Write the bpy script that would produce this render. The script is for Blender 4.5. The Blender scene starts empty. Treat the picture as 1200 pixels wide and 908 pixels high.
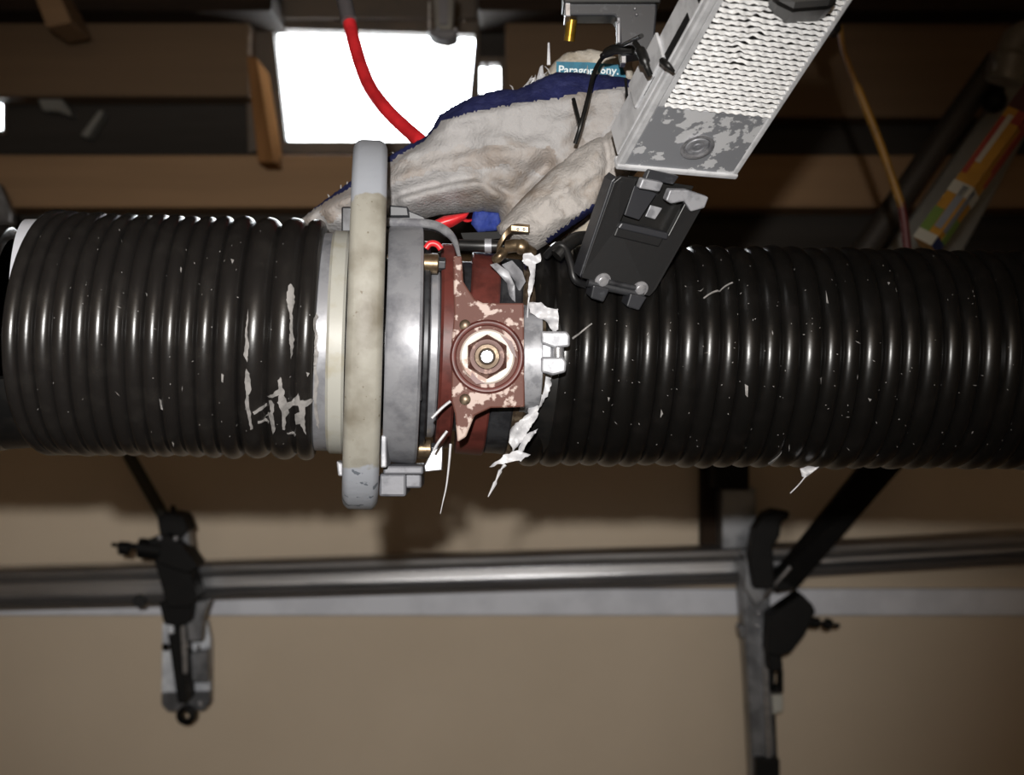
import bpy, bmesh, math, random
from mathutils import Vector, Matrix, noise
from mathutils.geometry import delaunay_2d_cdt

random.seed(7)
scene = bpy.context.scene
COL = scene.collection
F = 1700.0          # focal length in pixels of the 1200 x 908 frame
CZ = 1.5            # camera height

# ------------------------------------------------------------------ camera, sky, lamp, exposure
cam_d = bpy.data.cameras.new('camera')
cam_d.sensor_width = 36.0
cam_d.lens = 36.0 * F / 1200.0
cam_d.clip_start = 0.02
cam_d.dof.use_dof = True
cam_d.dof.focus_distance = 0.83
cam_d.dof.aperture_fstop = 9.0
cam = bpy.data.objects.new('camera', cam_d)
cam.location = (0, 0, CZ)
cam.rotation_euler = (math.pi / 2, 0, 0)
COL.objects.link(cam)
scene.camera = cam

world = bpy.data.worlds.new('overcast_sky')
scene.world = world
world.use_nodes = True
wb = world.node_tree.nodes['Background']
wb.inputs[0].default_value = (0.93, 0.97, 1.0, 1)
wb.inputs[1].default_value = 12.0

ld = bpy.data.lights.new('hand_lamp', 'SPOT')
ld.energy = 63.0
ld.color = (1.0, 0.975, 0.94)
ld.shadow_soft_size = 0.012
ld.spot_size = math.radians(50)
ld.spot_blend = 1.0
lamp = bpy.data.objects.new('hand_lamp', ld)
lamp.location = (-0.021, -0.25, CZ + 0.095)
_t = Vector(((450 - 600) / F * 2, 2.0, CZ + (454 - 560) / F * 2))
lamp.rotation_euler = (_t - Vector(lamp.location)).to_track_quat('-Z', 'Y').to_euler()
COL.objects.link(lamp)

cd_ = bpy.data.lights.new('bounce_fill', 'AREA')  # added fill, bounced off the wall behind the camera to lift the shadows
cd_.shape = 'RECTANGLE'
cd_.size, cd_.size_y = 1.2, 0.3
cd_.energy = 11.0
cd_.color = (1.0, 0.84, 0.66)
cl_ = bpy.data.objects.new('bounce_fill', cd_)
cl_.location = (0.0, -0.7, 2.2)
cl_.rotation_euler = (math.radians(-80), 0, 0)
COL.objects.link(cl_)

vs = scene.view_settings
vs.view_transform = 'Standard'
vs.look = 'None'
vs.gamma = 1.0
vs.use_curve_mapping = False
vs.exposure = 0.0


# ------------------------------------------------------------------ helpers
def U(px, py, d):
    """point that the frame's pixel (px, py) shows at depth d"""
    return Vector(((px - 600) / F * d, d, CZ + (454 - py) / F * d))


def lin(c):
    return tuple((x / 255 / 12.92) if x / 255 <= 0.04045 else ((x / 255 + 0.055) / 1.055) ** 2.4 for x in c)


class MB:
    def __init__(self):
        self.v = []
        self.f = []
        self.m = []

    def add(self, vs_, fs, mi=0):
        b = len(self.v)
        self.v += [Vector(p) for p in vs_]
        self.f += [tuple(i + b for i in q) for q in fs]
        self.m += [mi] * len(fs)
        return self

    # oriented box: centre + three half vectors
    def obox(self, c, a, b, n):
        c, a, b, n = Vector(c), Vector(a), Vector(b), Vector(n)
        p = [c + sx * a + sy * b + sz * n for sz in (-1, 1) for sy in (-1, 1) for sx in (-1, 1)]
        return self.add(p, [(0, 2, 3, 1), (4, 5, 7, 6), (0, 1, 5, 4), (2, 6, 7, 3), (0, 4, 6, 2), (1, 3, 7, 5)])

    def box(self, lo, hi):
        lo, hi = Vector(lo), Vector(hi)
        c, h = (lo + hi) / 2, (hi - lo) / 2
        return self.obox(c, (h.x, 0, 0), (0, h.y, 0), (0, 0, h.z))

    # upright box whose front shows as a pixel rectangle at depth d, t thick
    def bxp(self, x0, y0, x1, y1, d, t):
        a, b = U(x0, y1, d), U(x1, y0, d)
        return self.box(a, b + Vector((0, t, 0)))

    # prism: polygon in world space extruded by a vector
    def prism(self, pts, ext):
        pts = [Vector(p) for p in pts]
        ext = Vector(ext)
        n = len(pts)
        return self.add(pts + [p + ext for p in pts],
                        [tuple(range(n)), tuple(range(2 * n - 1, n - 1, -1))] +
                        [(i, i + n, (i + 1) % n + n, (i + 1) % n) for i in range(n)])

    def pp(self, pts, d, t, dd=None):
        """pixel polygon at depth d (or a depth per point), t thick"""
        ds = dd or [d] * len(pts)
        return self.prism([U(p[0], p[1], q) for p, q in zip(pts, ds)], (0, t, 0))

    def tube(self, pts, r, n=12, cap=True):
        pts = [Vector(p) for p in pts]
        rs = r if isinstance(r, (list, tuple)) else [r] * len(pts)
        rings = []
        up = Vector((0.13, 0.31, 0.94))
        for i, p in enumerate(pts):
            t = (pts[min(i + 1, len(pts) - 1)] - pts[max(i - 1, 0)]).normalized()
            a = t.cross(up)
            if a.length < 1e-4:
                a = t.cross(Vector((1, 0, 0)))
            a.normalize()
            b = t.cross(a).normalized()
            rings.append([p + rs[i] * (math.cos(2 * math.pi * k / n) * a + math.sin(2 * math.pi * k / n) * b) for k in range(n)])
        vv = [q for rr in rings for q in rr]
        ff = []
        for i in range(len(pts) - 1):
            for k in range(n):
                ff.append((i * n + k, i * n + (k + 1) % n, (i + 1) * n + (k + 1) % n, (i + 1) * n + k))
        if cap:
            ff.append(tuple(range(n - 1, -1, -1)))
            ff.append(tuple((len(pts) - 1) * n + k for k in range(n)))
        return self.add(vv, ff)

    # lathe: closed profile [(u, r)] about a frame (O, X, Y, Z)
    def lathe(self, prof, fr, sc=1.0, n=96, closed=True, a0=0, a1=2 * math.pi):
        O, X, Y, Z = fr
        full = abs(a1 - a0) > 2 * math.pi - 1e-3
        m = n if full else n + 1
        vv = []
        for k in range(m):
            a = a0 + (a1 - a0) * k / n
            e = math.cos(a) * -Y + math.sin(a) * Z
            for (u, r) in prof:
                vv.append(O + sc * (u * X + r * e))
        L = len(prof)
        ff = []
        for k in range(n):
            k2 = (k + 1) % m
            for i in range(L if closed else L - 1):
                j = (i + 1) % L
                ff.append((k * L + i, k * L + j, k2 * L + j, k2 * L + i))
        if not full and closed:
            ff.append(tuple(range(L)))
            ff.append(tuple(n * L + i for i in range(L - 1, -1, -1)))
        return self.add(vv, ff)

    def cyl(self, p0, p1, r, n=20):
        return self.tube([p0, p1], r, n)

    def ball(self, c, r, n=12):
        fr = (Vector(c), Vector((0, 0, 1)), Vector((0, 1, 0)), Vector((1, 0, 0)))
        pr = [(r * math.sin(-math.pi / 2 + math.pi * i / n), max(1e-5, r * math.cos(-math.pi / 2 + math.pi * i / n))) for i in range(n + 1)]
        return self.lathe(pr, fr, 1.0, 2 * n, closed=False)

    def build(self, name, mat, parent=None, org=None, smooth=None, bevel=0.0, seg=2, recalc=True):
        return link_mesh(name, self.v, self.f, mat, parent, org, smooth, bevel, seg, self.m, recalc)


ORG = {}


def link_mesh(name, vv, ff, mat, parent=None, org=None, smooth=None, bevel=0.0, seg=2, mi=None, recalc=True):
    if parent is not None:
        o0 = ORG[parent.name]
    elif org is not None:
        o0 = Vector(org)
    else:
        o0 = sum(vv, Vector()) / max(1, len(vv))
        o0 = Vector((o0.x, o0.y, min(p.z for p in vv)))
    me = bpy.data.meshes.new(name)
    me.from_pydata([p - o0 for p in vv], [], ff)
    if recalc:
        bm = bmesh.new()
        bm.from_mesh(me)
        bmesh.ops.recalc_face_normals(bm, faces=bm.faces)
        bm.to_mesh(me)
        bm.free()
    for m in (mat if isinstance(mat, (list, tuple)) else [mat]):
        me.materials.append(m)
    if mi and any(mi):
        me.polygons.foreach_set('material_index', mi)
    me.update()
    if smooth is not None:
        me.polygons.foreach_set('use_smooth', [True] * len(me.polygons))
        if smooth < 179:
            me.set_sharp_from_angle(angle=math.radians(smooth))
    o = bpy.data.objects.new(name, me)
    COL.objects.link(o)
    if parent is not None:
        o.parent = parent
    else:
        o.location = o0
    ORG[o.name] = o0
    if bevel:
        b = o.modifiers.new('bevel', 'BEVEL')
        b.width = bevel
        b.segments = seg
        b.limit_method = 'ANGLE'
        b.angle_limit = math.radians(35)
        b.harden_normals = False
    return o


def empty(name, loc):
    o = bpy.data.objects.new(name, None)
    o.empty_display_size = 0.02
    o.location = loc
    COL.objects.link(o)
    ORG[o.name] = Vector(loc)
    return o


def tag(o, label=None, cat=None, group=None, kind=None):
    if label:
        o['label'] = label
    if cat:
        o['category'] = cat
    if group:
        o['group'] = group
    if kind:
        o['kind'] = kind
    return o


def spline(pts, n=10):
    """Catmull-Rom through points"""
    pts = [Vector(p) for p in pts]
    P = [2 * pts[0] - pts[1]] + pts + [2 * pts[-1] - pts[-2]]
    out = []
    for i in range(1, len(P) - 2):
        for k in range(n):
            t = k / n
            a, b, c, d = P[i - 1], P[i], P[i + 1], P[i + 2]
            out.append(0.5 * ((2 * b) + (c - a) * t + (2 * a - 5 * b + 4 * c - d) * t * t + (3 * b - a - 3 * c + d) * t ** 3))
    out.append(pts[-1])
    return out


def arc_px(pts, d, n=10):
    return spline([U(p[0], p[1], p[2] if len(p) > 2 else d) for p in pts], n)


def resample(poly, step, closed=True):
    out = []
    n = len(poly)
    for i in range(n if closed else n - 1):
        a, b = Vector(poly[i][:2]), Vector(poly[(i + 1) % n][:2])
        k = max(1, int((b - a).length / step))
        for j in range(k):
            out.append(a.lerp(b, j / k))
    return out


def jag(poly, step, amp, seed=0):
    out = []
    for i, p in enumerate(resample(poly, step)):
        q = Vector((p.x * 0.23 + seed, p.y * 0.23, seed * 1.7))
        out.append(p + amp * Vector((noise.noise(q), noise.noise(q + Vector((9, 3, 1))))))
    return out


def seg_dist(p, a, b):
    ab = b - a
    t = max(0, min(1, (p - a).dot(ab) / max(1e-9, ab.length_squared)))
    return (p - (a + t * ab)).length


def poly_dist(p, pts, closed):
    n = len(pts)
    return min(seg_dist(p, pts[i], pts[(i + 1) % n]) for i in range(n if closed else n - 1))


def inside(p, poly):
    c = False
    n = len(poly)
    for i in range(n):
        a, b = poly[i], poly[i - 1]
        if (a.y > p.y) != (b.y > p.y) and p.x < (b.x - a.x) * (p.y - a.y) / (b.y - a.y) + a.x:
            c = not c
    return c


def tri_poly(outline, step):
    """triangulate a pixel outline with interior points; returns points, triangles, number of boundary points"""
    n = len(outline)
    pts = [Vector(p) for p in outline]
    xs, ys = [p.x for p in pts], [p.y for p in pts]
    y = min(ys)
    row = 0
    extra = []
    while y < max(ys):
        x = min(xs) + (step / 2 if row % 2 else 0)
        while x < max(xs):
            p = Vector((x, y))
            if inside(p, outline) and poly_dist(p, pts, True) > step * 0.55:
                extra.append(p)
            x += step
        y += step * 0.87
        row += 1
    res = delaunay_2d_cdt(pts + extra, [(i, (i + 1) % n) for i in range(n)], [], 1, 1e-5)
    return res[0], res[2]


def cloth(outline, step, depth, half, width, folds=(), bump=0.0, bscale=0.05, seed=0):
    """stuffed cloth shape: a pixel outline, inflated in depth, with creases; returns verts, faces, pixel point per vertex"""
    P, T = tri_poly(outline, step)
    bd = [Vector(p) for p in outline]
    fr, bk = [], []
    for p in P:
        p = Vector(p)
        d = poly_dist(p, bd, True)
        k = min(1.0, d / width)
        h = half * math.sqrt(max(0, 1 - (1 - k) ** 2))
        z = depth(p.x, p.y)
        f = 0.0
        for (line, w, amp) in folds:
            dist = poly_dist(p, [Vector(q) for q in line], False)
            f += amp * math.exp(-(dist / w) ** 2)
        f += bump * noise.noise(Vector((p.x * bscale, p.y * bscale, seed)))
        f += bump * 0.4 * noise.noise(Vector((p.x * bscale * 3, p.y * bscale * 3, seed + 5)))
        edge = min(1, d / 5)
        fr.append(U(p.x, p.y, z) + Vector((0, -h - f * edge, 0)))
        bk.append(U(p.x, p.y, z) + Vector((0, h * 0.8 + 0.0006, 0)))
    n = len(P)
    cnt = {}
    for t in T:
        for i in range(len(t)):
            e = (t[i], t[(i + 1) % len(t)])
            cnt[e] = cnt.get(e, 0) + 1
    ff = [tuple(t) for t in T] + [tuple(i + n for i in reversed(t)) for t in T]
    for (a, b) in list(cnt):
        if (b, a) not in cnt:
            ff.append((b, a, a + n, b + n))
    return fr + bk, ff, [Vector(p) for p in P] * 2


# ------------------------------------------------------------------ materials
MATS = {}


def mat(name, c1, rough=0.5, metal=0.0, c2=None, scale=40.0, lo=0.45, hi=0.6, bump=0.0, bscale=None, spec=0.5, detail=6.0,
        aniso=None, coat=0.0, rough2=None, stretch=None):
    """noise-mixed paint: c1 where the noise is low, c2 where it is high"""
    if name in MATS:
        return MATS[name]
    m = bpy.data.materials.new(name)
    m.use_nodes = True
    nt = m.node_tree
    b = nt.nodes['Principled BSDF']
    b.inputs['Roughness'].default_value = rough
    b.inputs['Metallic'].default_value = metal
    b.inputs['Specular IOR Level'].default_value = spec
    if coat:
        b.inputs['Coat Weight'].default_value = coat
        b.inputs['Coat Roughness'].default_value = 0.15
    b.inputs['Base Color'].default_value = (*lin(c1), 1)
    tc = nt.nodes.new('ShaderNodeTexCoord')
    src = tc.outputs['Object']
    if stretch:
        mp = nt.nodes.new('ShaderNodeMapping')
        mp.inputs['Scale'].default_value = stretch
        nt.links.new(src, mp.inputs['Vector'])
        src = mp.outputs['Vector']
    if c2 is not None:
        nz = nt.nodes.new('ShaderNodeTexNoise')
        nz.inputs['Scale'].default_value = scale
        nz.inputs['Detail'].default_value = detail
        nz.inputs['Roughness'].default_value = 0.6
        nt.links.new(src, nz.inputs['Vector'])
        mr = nt.nodes.new('ShaderNodeMapRange')
        mr.inputs['From Min'].default_value = lo
        mr.inputs['From Max'].default_value = hi
        nt.links.new(nz.outputs['Fac'], mr.inputs['Value'])
        mx = nt.nodes.new('ShaderNodeMix')
        mx.data_type = 'RGBA'
        mx.inputs['A'].default_value = (*lin(c1), 1)
        mx.inputs['B'].default_value = (*lin(c2), 1)
        nt.links.new(mr.outputs['Result'], mx.inputs['Factor'])
        nt.links.new(mx.outputs['Result'], b.inputs['Base Color'])
        if rough2 is not None:
            mr2 = nt.nodes.new('ShaderNodeMapRange')
            mr2.inputs['To Min'].default_value = rough
            mr2.inputs['To Max'].default_value = rough2
            nt.links.new(mr.outputs['Result'], mr2.inputs['Value'])
            nt.links.new(mr2.outputs['Result'], b.inputs['Roughness'])
    if bump:
        n2 = nt.nodes.new('ShaderNodeTexNoise')
        n2.inputs['Scale'].default_value = bscale or scale * 2
        n2.inputs['Detail'].default_value = 5
        nt.links.new(src, n2.inputs['Vector'])
        bp = nt.nodes.new('ShaderNodeBump')
        bp.inputs['Strength'].default_value = bump
        bp.inputs['Distance'].default_value = 0.001
        nt.links.new(n2.outputs['Fac'], bp.inputs['Height'])
        nt.links.new(bp.outputs['Normal'], b.inputs['Normal'])
    MATS[name] = m
    return m


M_hose = mat('black_hose_plastic', (30, 28, 27), 0.27, 0, (40, 38, 36), 60, 0.5, 0.75, bump=0.05, bscale=300, spec=0.55)
M_hose_r = mat('black_hose_plastic_worn', (17, 16, 15), 0.28, 0, (25, 23, 22), 60, 0.5, 0.75, bump=0.05, bscale=300, spec=0.4)
M_scrape = mat('grey_scrape', (150, 147, 145), 0.6, 0, (125, 123, 121), 200)
M_film = mat('torn_white_film', (205, 205, 208), 0.4, 0, (165, 165, 170), 160, 0.4, 0.7, bump=0.3, bscale=250)
M_steel = mat('worn_steel', (160, 161, 166), 0.42, 0.35, (116, 117, 123), 55, 0.45, 0.7, bump=0.06, bscale=300, rough2=0.5)
M_steel_m = mat('grey_cast_metal', (112, 113, 119), 0.5, 0.2, (92, 93, 99), 90, bump=0.08, bscale=300)
M_steel_d = mat('dark_steel', (66, 67, 70), 0.4, 0.4, (45, 45, 48), 80)
M_chrome = mat('bright_steel', (190, 190, 194), 0.25, 0.6, (150, 150, 155), 120, bump=0.05, bscale=250)
M_lever = mat('polished_lever', (170, 171, 175), 0.3, 0.4, (140, 140, 146), 120)
M_cream = mat('cream_paint', (176, 175, 167), 0.45, 0, (160, 152, 128), 45, 0.5, 0.75, bump=0.1, bscale=150)
M_brass = mat('brass', (138, 120, 96), 0.36, 0.8, (98, 82, 64), 120)
M_brown = mat('red_brown_paint', (98, 48, 42), 0.45, 0, (78, 38, 33), 70, bump=0.1, bscale=150)
M_brown_chip = mat('chipped_red_brown_paint', (98, 61, 52), 0.6, 0, (182, 160, 150), 85, 0.52, 0.56, bump=0.25, bscale=90, detail=5, rough2=0.45, spec=0.3)
M_bronze = mat('bare_brown_metal', (92, 78, 64), 0.35, 0.6, (140, 125, 105), 110, 0.5, 0.6)
M_boss = mat('boss_brown', (84, 54, 47), 0.5, 0.2, (132, 104, 94), 120, 0.55, 0.6)
M_white_metal = mat('bare_bright_metal', (205, 194, 184), 0.5, 0.1, (150, 122, 110), 120, 0.55, 0.62)
M_silver = mat('silver_cast', (164, 165, 170), 0.48, 0.3, (130, 131, 136), 120)
M_black = mat('black_plastic', (20, 20, 20), 0.4, 0, (28, 27, 26), 80)
M_blackbg = mat('black_iron', (9, 8, 8), 0.6, 0, (14, 13, 12), 60, spec=0.2)
M_dark_plate = mat('dark_coated_plate', (27, 27, 28), 0.4, 0.0, (56, 56, 58), 260, 0.68, 0.74, bump=0.05, bscale=300)
M_dark_grey = mat('dark_grey_coat', (48, 49, 53), 0.4, 0.1, (70, 72, 76), 120, 0.6, 0.7)
M_box = mat('silver_grey_paint', (216, 217, 220), 0.4, 0.1, (196, 197, 200), 90)
M_box_chip = mat('flaking_grey_paint', (140, 142, 147), 0.45, 0.1, (214, 215, 218), 60, 0.53, 0.55, bump=0.1, bscale=90, detail=5)
M_strand = mat('grille_strand', (238, 238, 238), 0.35, 0.0, (215, 215, 215), 300, bump=0.2, bscale=500)
M_hole = mat('grille_backing', (12, 12, 12), 0.7)
M_knit = mat('white_knit', (168, 166, 166), 0.9, 0, (132, 118, 104), 24, 0.5, 0.72, bump=0.9, bscale=520, spec=0.15, detail=4)
M_knit3 = mat('white_knit_stained', (168, 164, 162), 0.9, 0, (132, 114, 97), 30, 0.42, 0.8, bump=0.9, bscale=520, spec=0.15, detail=5)
M_knit2 = mat('white_knit_soiled', (172, 167, 163), 0.9, 0, (128, 111, 94), 30, 0.52, 0.72, bump=0.9, bscale=520, spec=0.15, detail=4)
M_navy = mat('navy_knit', (38, 42, 84), 0.85, 0, (50, 54, 96), 150, bump=0.8, bscale=520, spec=0.15)
M_blue = mat('blue_lining', (45, 60, 130), 0.85, 0, (60, 74, 140), 150, bump=0.6, bscale=500, spec=0.15)
M_cuff = mat('beige_cuff', (200, 192, 180), 0.9, 0, (176, 166, 150), 90, bump=0.6, bscale=500, spec=0.15)
M_teal = mat('teal_label', (22, 112, 138), 0.6, 0, (18, 96, 122), 100)
M_letter = mat('white_lettering', (225, 235, 238), 0.6)
M_red = mat('red_rubber', (222, 48, 54), 0.35, 0, (200, 40, 46), 60)
M_greyband = mat('grey_tape', (88, 84, 86), 0.5)
M_gold = mat('gold_metal', (190, 150, 60), 0.3, 0.8, (150, 115, 40), 90)
M_plaster = mat('beige_plaster', (206, 190, 169), 0.9, 0, (198, 182, 161), 4, 0.3, 0.7, bump=0.1, bscale=60, spec=0.2)
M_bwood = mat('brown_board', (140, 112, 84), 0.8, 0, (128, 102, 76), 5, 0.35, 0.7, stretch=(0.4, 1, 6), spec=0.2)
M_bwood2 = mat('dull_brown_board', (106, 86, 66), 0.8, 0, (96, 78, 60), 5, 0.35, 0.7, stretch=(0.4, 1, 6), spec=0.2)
M_dwall = mat('recess_shade_board', (52, 48, 44), 0.85, 0, (44, 40, 36), 4, stretch=(0.4, 1, 5), spec=0.2)  # shade of the recess put into the wall's own colour
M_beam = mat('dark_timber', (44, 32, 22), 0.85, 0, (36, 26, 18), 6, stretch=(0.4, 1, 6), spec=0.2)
M_wood = mat('pale_timber', (124, 88, 56), 0.75, 0, (108, 76, 46), 12, stretch=(4, 4, 0.4), spec=0.0)
M_frame = mat('window_frame_paint', (84, 70, 56), 0.6, 0, (74, 62, 50), 20)
M_trim = mat('pale_grey_trim', (222, 224, 232), 0.6, 0, (210, 212, 220), 15)
M_galv = mat('galvanised_rail', (190, 190, 192), 0.28, 0.9, (160, 160, 162), 20, stretch=(0.3, 1, 8))
M_galv2 = mat('galvanised_post', (130, 131, 134), 0.4, 0.7, (90, 91, 94), 20)
M_concrete = mat('concrete_floor', (120, 114, 106), 0.9, 0, (104, 98, 90), 6, bump=0.1, bscale=40)
M_ceil = mat('dark_ceiling', (150, 138, 124), 0.9, 0, (138, 126, 112), 5)
M_side = mat('dim_side_wall', (180, 166, 148), 0.9, 0, (170, 156, 138), 5)
M_front = mat('front_wall_paint', (205, 196, 182), 0.9, 0, (195, 186, 172), 5)
M_whiteplate = mat('white_plate', (232, 236, 242), 0.5, 0, (180, 184, 192), 20)
M_yellow = mat('yellow_pole_paint', (140, 100, 28), 0.5, 0, (96, 68, 22), 30, 0.5, 0.7)
M_maroon = mat('maroon_rubber', (84, 30, 30), 0.5)
M_clear = mat('pale_plastic', (96, 92, 86), 0.3, 0, (112, 108, 100), 30)
M_greypanel = mat('grey_panel', (112, 110, 104), 0.7, 0, (100, 98, 92), 8)
M_rod = mat('dark_rod', (50, 44, 38), 0.6, 0.2)


def yoke_material():
    """cream paint rubbed through between the two ends, where the pale blue-grey coat is left with chips"""
    m = bpy.data.materials.new('cream_and_grey_coat')
    m.use_nodes = True
    nt = m.node_tree
    b = nt.nodes['Principled BSDF']
    b.inputs['Roughness'].default_value = 0.5
    tc = nt.nodes.new('ShaderNodeTexCoord')

    def nz(s, det=5):
        n = nt.nodes.new('ShaderNodeTexNoise')
        n.inputs['Scale'].default_value = s
        n.inputs['Detail'].default_value = det
        nt.links.new(tc.outputs['Object'], n.inputs['Vector'])
        return n.outputs['Fac']

    def rng(v, a, c, lo=0.0, hi=1.0):
        r = nt.nodes.new('ShaderNodeMapRange')
        r.inputs['From Min'].default_value = a
        r.inputs['From Max'].default_value = c
        r.inputs['To Min'].default_value = lo
        r.inputs['To Max'].default_value = hi
        nt.links.new(v, r.inputs['Value'])
        return r.outputs['Result']

    def mix(f, a, c):
        x = nt.nodes.new('ShaderNodeMix')
        x.data_type = 'RGBA'
        nt.links.new(f, x.inputs['Factor'])
        for k, v in (('A', a), ('B', c)):
            if isinstance(v, tuple):
                x.inputs[k].default_value = (*lin(v), 1)
            else:
                nt.links.new(v, x.inputs[k])
        return x.outputs['Result']

    def math_(op, a, c):
        x = nt.nodes.new('ShaderNodeMath')
        x.operation = op
        for k, v in ((0, a), (1, c)):
            if isinstance(v, (int, float)):
                x.inputs[k].default_value = v
            else:
                nt.links.new(v, x.inputs[k])
        return x.outputs[0]

    sp = nt.nodes.new('ShaderNodeSeparateXYZ')
    nt.links.new(tc.outputs['Object'], sp.inputs[0])
    z = math_('ADD', sp.outputs['Z'], math_('MULTIPLY', math_('SUBTRACT', nz(60), 0.5), 0.03))
    top = rng(z, 0.079, 0.081)
    bot = rng(z, -0.071, -0.073)
    ends = math_('MAXIMUM', top, bot)
    cream = mix(rng(nz(40), 0.45, 0.7), (160, 157, 147), (120, 114, 101))
    cream = mix(rng(nz(300), 0.68, 0.72), cream, (110, 100, 82))
    chips = math_('MULTIPLY', rng(nz(110, 3), 0.6, 0.62), bot)
    grey = mix(chips, (166, 170, 178), (108, 114, 122))
    c = mix(ends, cream, grey)
    nt.links.new(c, b.inputs['Base Color'])
    bp = nt.nodes.new('ShaderNodeBump')
    bp.inputs['Strength'].default_value = 0.25
    bp.inputs['Distance'].default_value = 0.001
    nt.links.new(nz(180), bp.inputs['Height'])
    nt.links.new(bp.outputs['Normal'], b.inputs['Normal'])
    return m


M_yoke = yoke_material()


def glass_material():
    m = bpy.data.materials.new('window_glass')
    m.use_nodes = True
    nt = m.node_tree
    nt.nodes.remove(nt.nodes['Principled BSDF'])
    out = nt.nodes['Material Output']
    tr = nt.nodes.new('ShaderNodeBsdfTransparent')
    gl = nt.nodes.new('ShaderNodeBsdfGlossy')
    gl.inputs['Roughness'].default_value = 0.05
    fr = nt.nodes.new('ShaderNodeFresnel')
    fr.inputs['IOR'].default_value = 1.3
    mx = nt.nodes.new('ShaderNodeMixShader')
    nt.links.new(fr.outputs[0], mx.inputs[0])
    nt.links.new(tr.outputs[0], mx.inputs[1])
    nt.links.new(gl.outputs[0], mx.inputs[2])
    nt.links.new(mx.outputs[0], out.inputs['Surface'])
    return m


M_glass = glass_material()

# ------------------------------------------------------------------ the room
S = 'structure'
WD = 2.06                     # plane of the dark back wall
RX, YB = 1.45, -1.3           # half width, wall behind the camera
ZC = 2.5
tag(MB().box((-RX, YB, -0.1), (RX, WD + 0.3, 0)).build('floor', M_concrete), kind=S)
tag(MB().box((-RX, YB, ZC), (RX, WD + 0.3, ZC + 0.1)).build('ceiling', M_ceil), kind=S)
tag(MB().box((-RX - 0.1, YB, 0), (-RX, WD + 0.3, ZC)).build('wall_left', M_side), kind=S)
tag(MB().box((RX, YB, 0), (RX + 0.1, WD + 0.3, ZC)).build('wall_right', M_side), kind=S)
tag(MB().box((-RX, YB - 0.1, 0), (RX, YB, ZC)).build('wall_front', M_front), kind=S)


def X(px, d=WD):
    return (px - 600) / F * d


def Z(py, d=WD):
    return CZ + (454 - py) / F * d


# back wall with openings (pixel rectangles on its plane)
OPEN = [(322, 34, 556, 167), (561, 74, 586, 167), (-70, 100, 3, 152)]
wx = sorted({-RX, RX} | {X(a) for o in OPEN for a in (o[0], o[2])})
wz = sorted({0.0, ZC} | {Z(a) for o in OPEN for a in (o[1], o[3])})
mb = MB()
for i in range(len(wx) - 1):
    for j in range(len(wz) - 1):
        cx, cz = (wx[i] + wx[i + 1]) / 2, (wz[j] + wz[j + 1]) / 2
        if any(X(o[0]) < cx < X(o[2]) and Z(o[3]) < cz < Z(o[1]) for o in OPEN):
            continue
        mb.box((wx[i], WD, wz[j]), (wx[i + 1], WD + 0.03, wz[j + 1]))
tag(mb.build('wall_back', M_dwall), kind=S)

# plastered lower wall standing proud of it, boards and beams above
LW = 2.0
tag(MB().box((-RX, LW, 0), (RX, WD, Z(300, LW))).build('wall_rear', M_plaster), kind=S)


def board(n, x0, y0, x1, y1, d, m, back=WD):
    a, b = U(x0, y1, d), U(x1, y0, d)
    o = MB().box((a.x, d, a.z), (b.x, back, b.z)).build('trim_%d' % n, m, bevel=0.004)
    return tag(o, kind=S)


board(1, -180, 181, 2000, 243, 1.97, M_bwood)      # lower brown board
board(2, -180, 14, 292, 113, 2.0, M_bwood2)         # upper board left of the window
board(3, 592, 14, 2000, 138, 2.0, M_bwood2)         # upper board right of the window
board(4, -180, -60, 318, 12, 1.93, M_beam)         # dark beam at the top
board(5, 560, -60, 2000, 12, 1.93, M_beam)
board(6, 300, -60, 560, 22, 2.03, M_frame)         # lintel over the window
board(7, -180, 690, 2000, 722, 1.985, M_trim, LW)  # pale strip under the rail

w1 = MB()
for pg in ([(286, 20), (320, 33), (335, 166), (290, 180)], [(557, 40), (562, 36), (562, 176), (545, 166)], [(304, 20), (562, 20), (562, 36), (557, 40), (320, 33)],
           [(335, 165), (545, 165), (562, 180), (304, 180)]):
    w1.pp(pg, 2.045, 0.03)
w1 = w1.build('window_1', M_frame, bevel=0.002)
tag(w1, kind=S)
MB().bxp(318, 32, 559, 169, 2.077, 0.005).build('pane', M_glass, w1)
w2 = MB()
for (x0, y0, x1, y1) in ((586, 66, 592, 172), (562, 66, 586, 74), (562, 167, 592, 178), (569, 74, 572, 167)):
    w2.bxp(x0, y0, x1, y1, 2.045, 0.03)
w2 = w2.build('window_2', M_frame, bevel=0.002)
tag(w2, kind=S)
MB().bxp(560, 72, 588, 169, 2.077, 0.005).build('pane', M_glass, w2)
w3 = MB()
for (x0, y0, x1, y1) in ((3, 96, 7, 158), (-70, 94, 3, 100), (-70, 152, 3, 158), (-76, 94, -70, 158)):
    w3.bxp(x0, y0, x1, y1, 2.05, 0.03)
w3 = w3.build('window_3', M_frame, bevel=0.002)
tag(w3, kind=S)
MB().bxp(-72, 98, 5, 154, 2.077, 0.005).build('pane', M_glass, w3)

o = MB().prism([U(289, 66, 1.9), U(300, 66, 1.9), U(321, 190, 1.9), U(302, 190, 1.9)], (0, 0.10, 0)).build('timber_post', M_wood, bevel=0.002)
tag(o, 'short pale timber post left of the bright window', 'post')
o = MB().pp([(34, -20), (64, -20), (84, 26), (54, 32)], 1.86, 0.09).build('timber_block', M_bwood, bevel=0.003)
tag(o, 'brown timber block under the dark beam at the upper left', 'block')

# ------------------------------------------------------------------ hoses
def frame(O, dirv):
    Xa = Vector(dirv).normalized()
    Ya = (Vector((0, 1, 0)) - Xa * Xa.y).normalized()
    return (Vector(O), Xa, Ya, Xa.cross(Ya))


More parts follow.
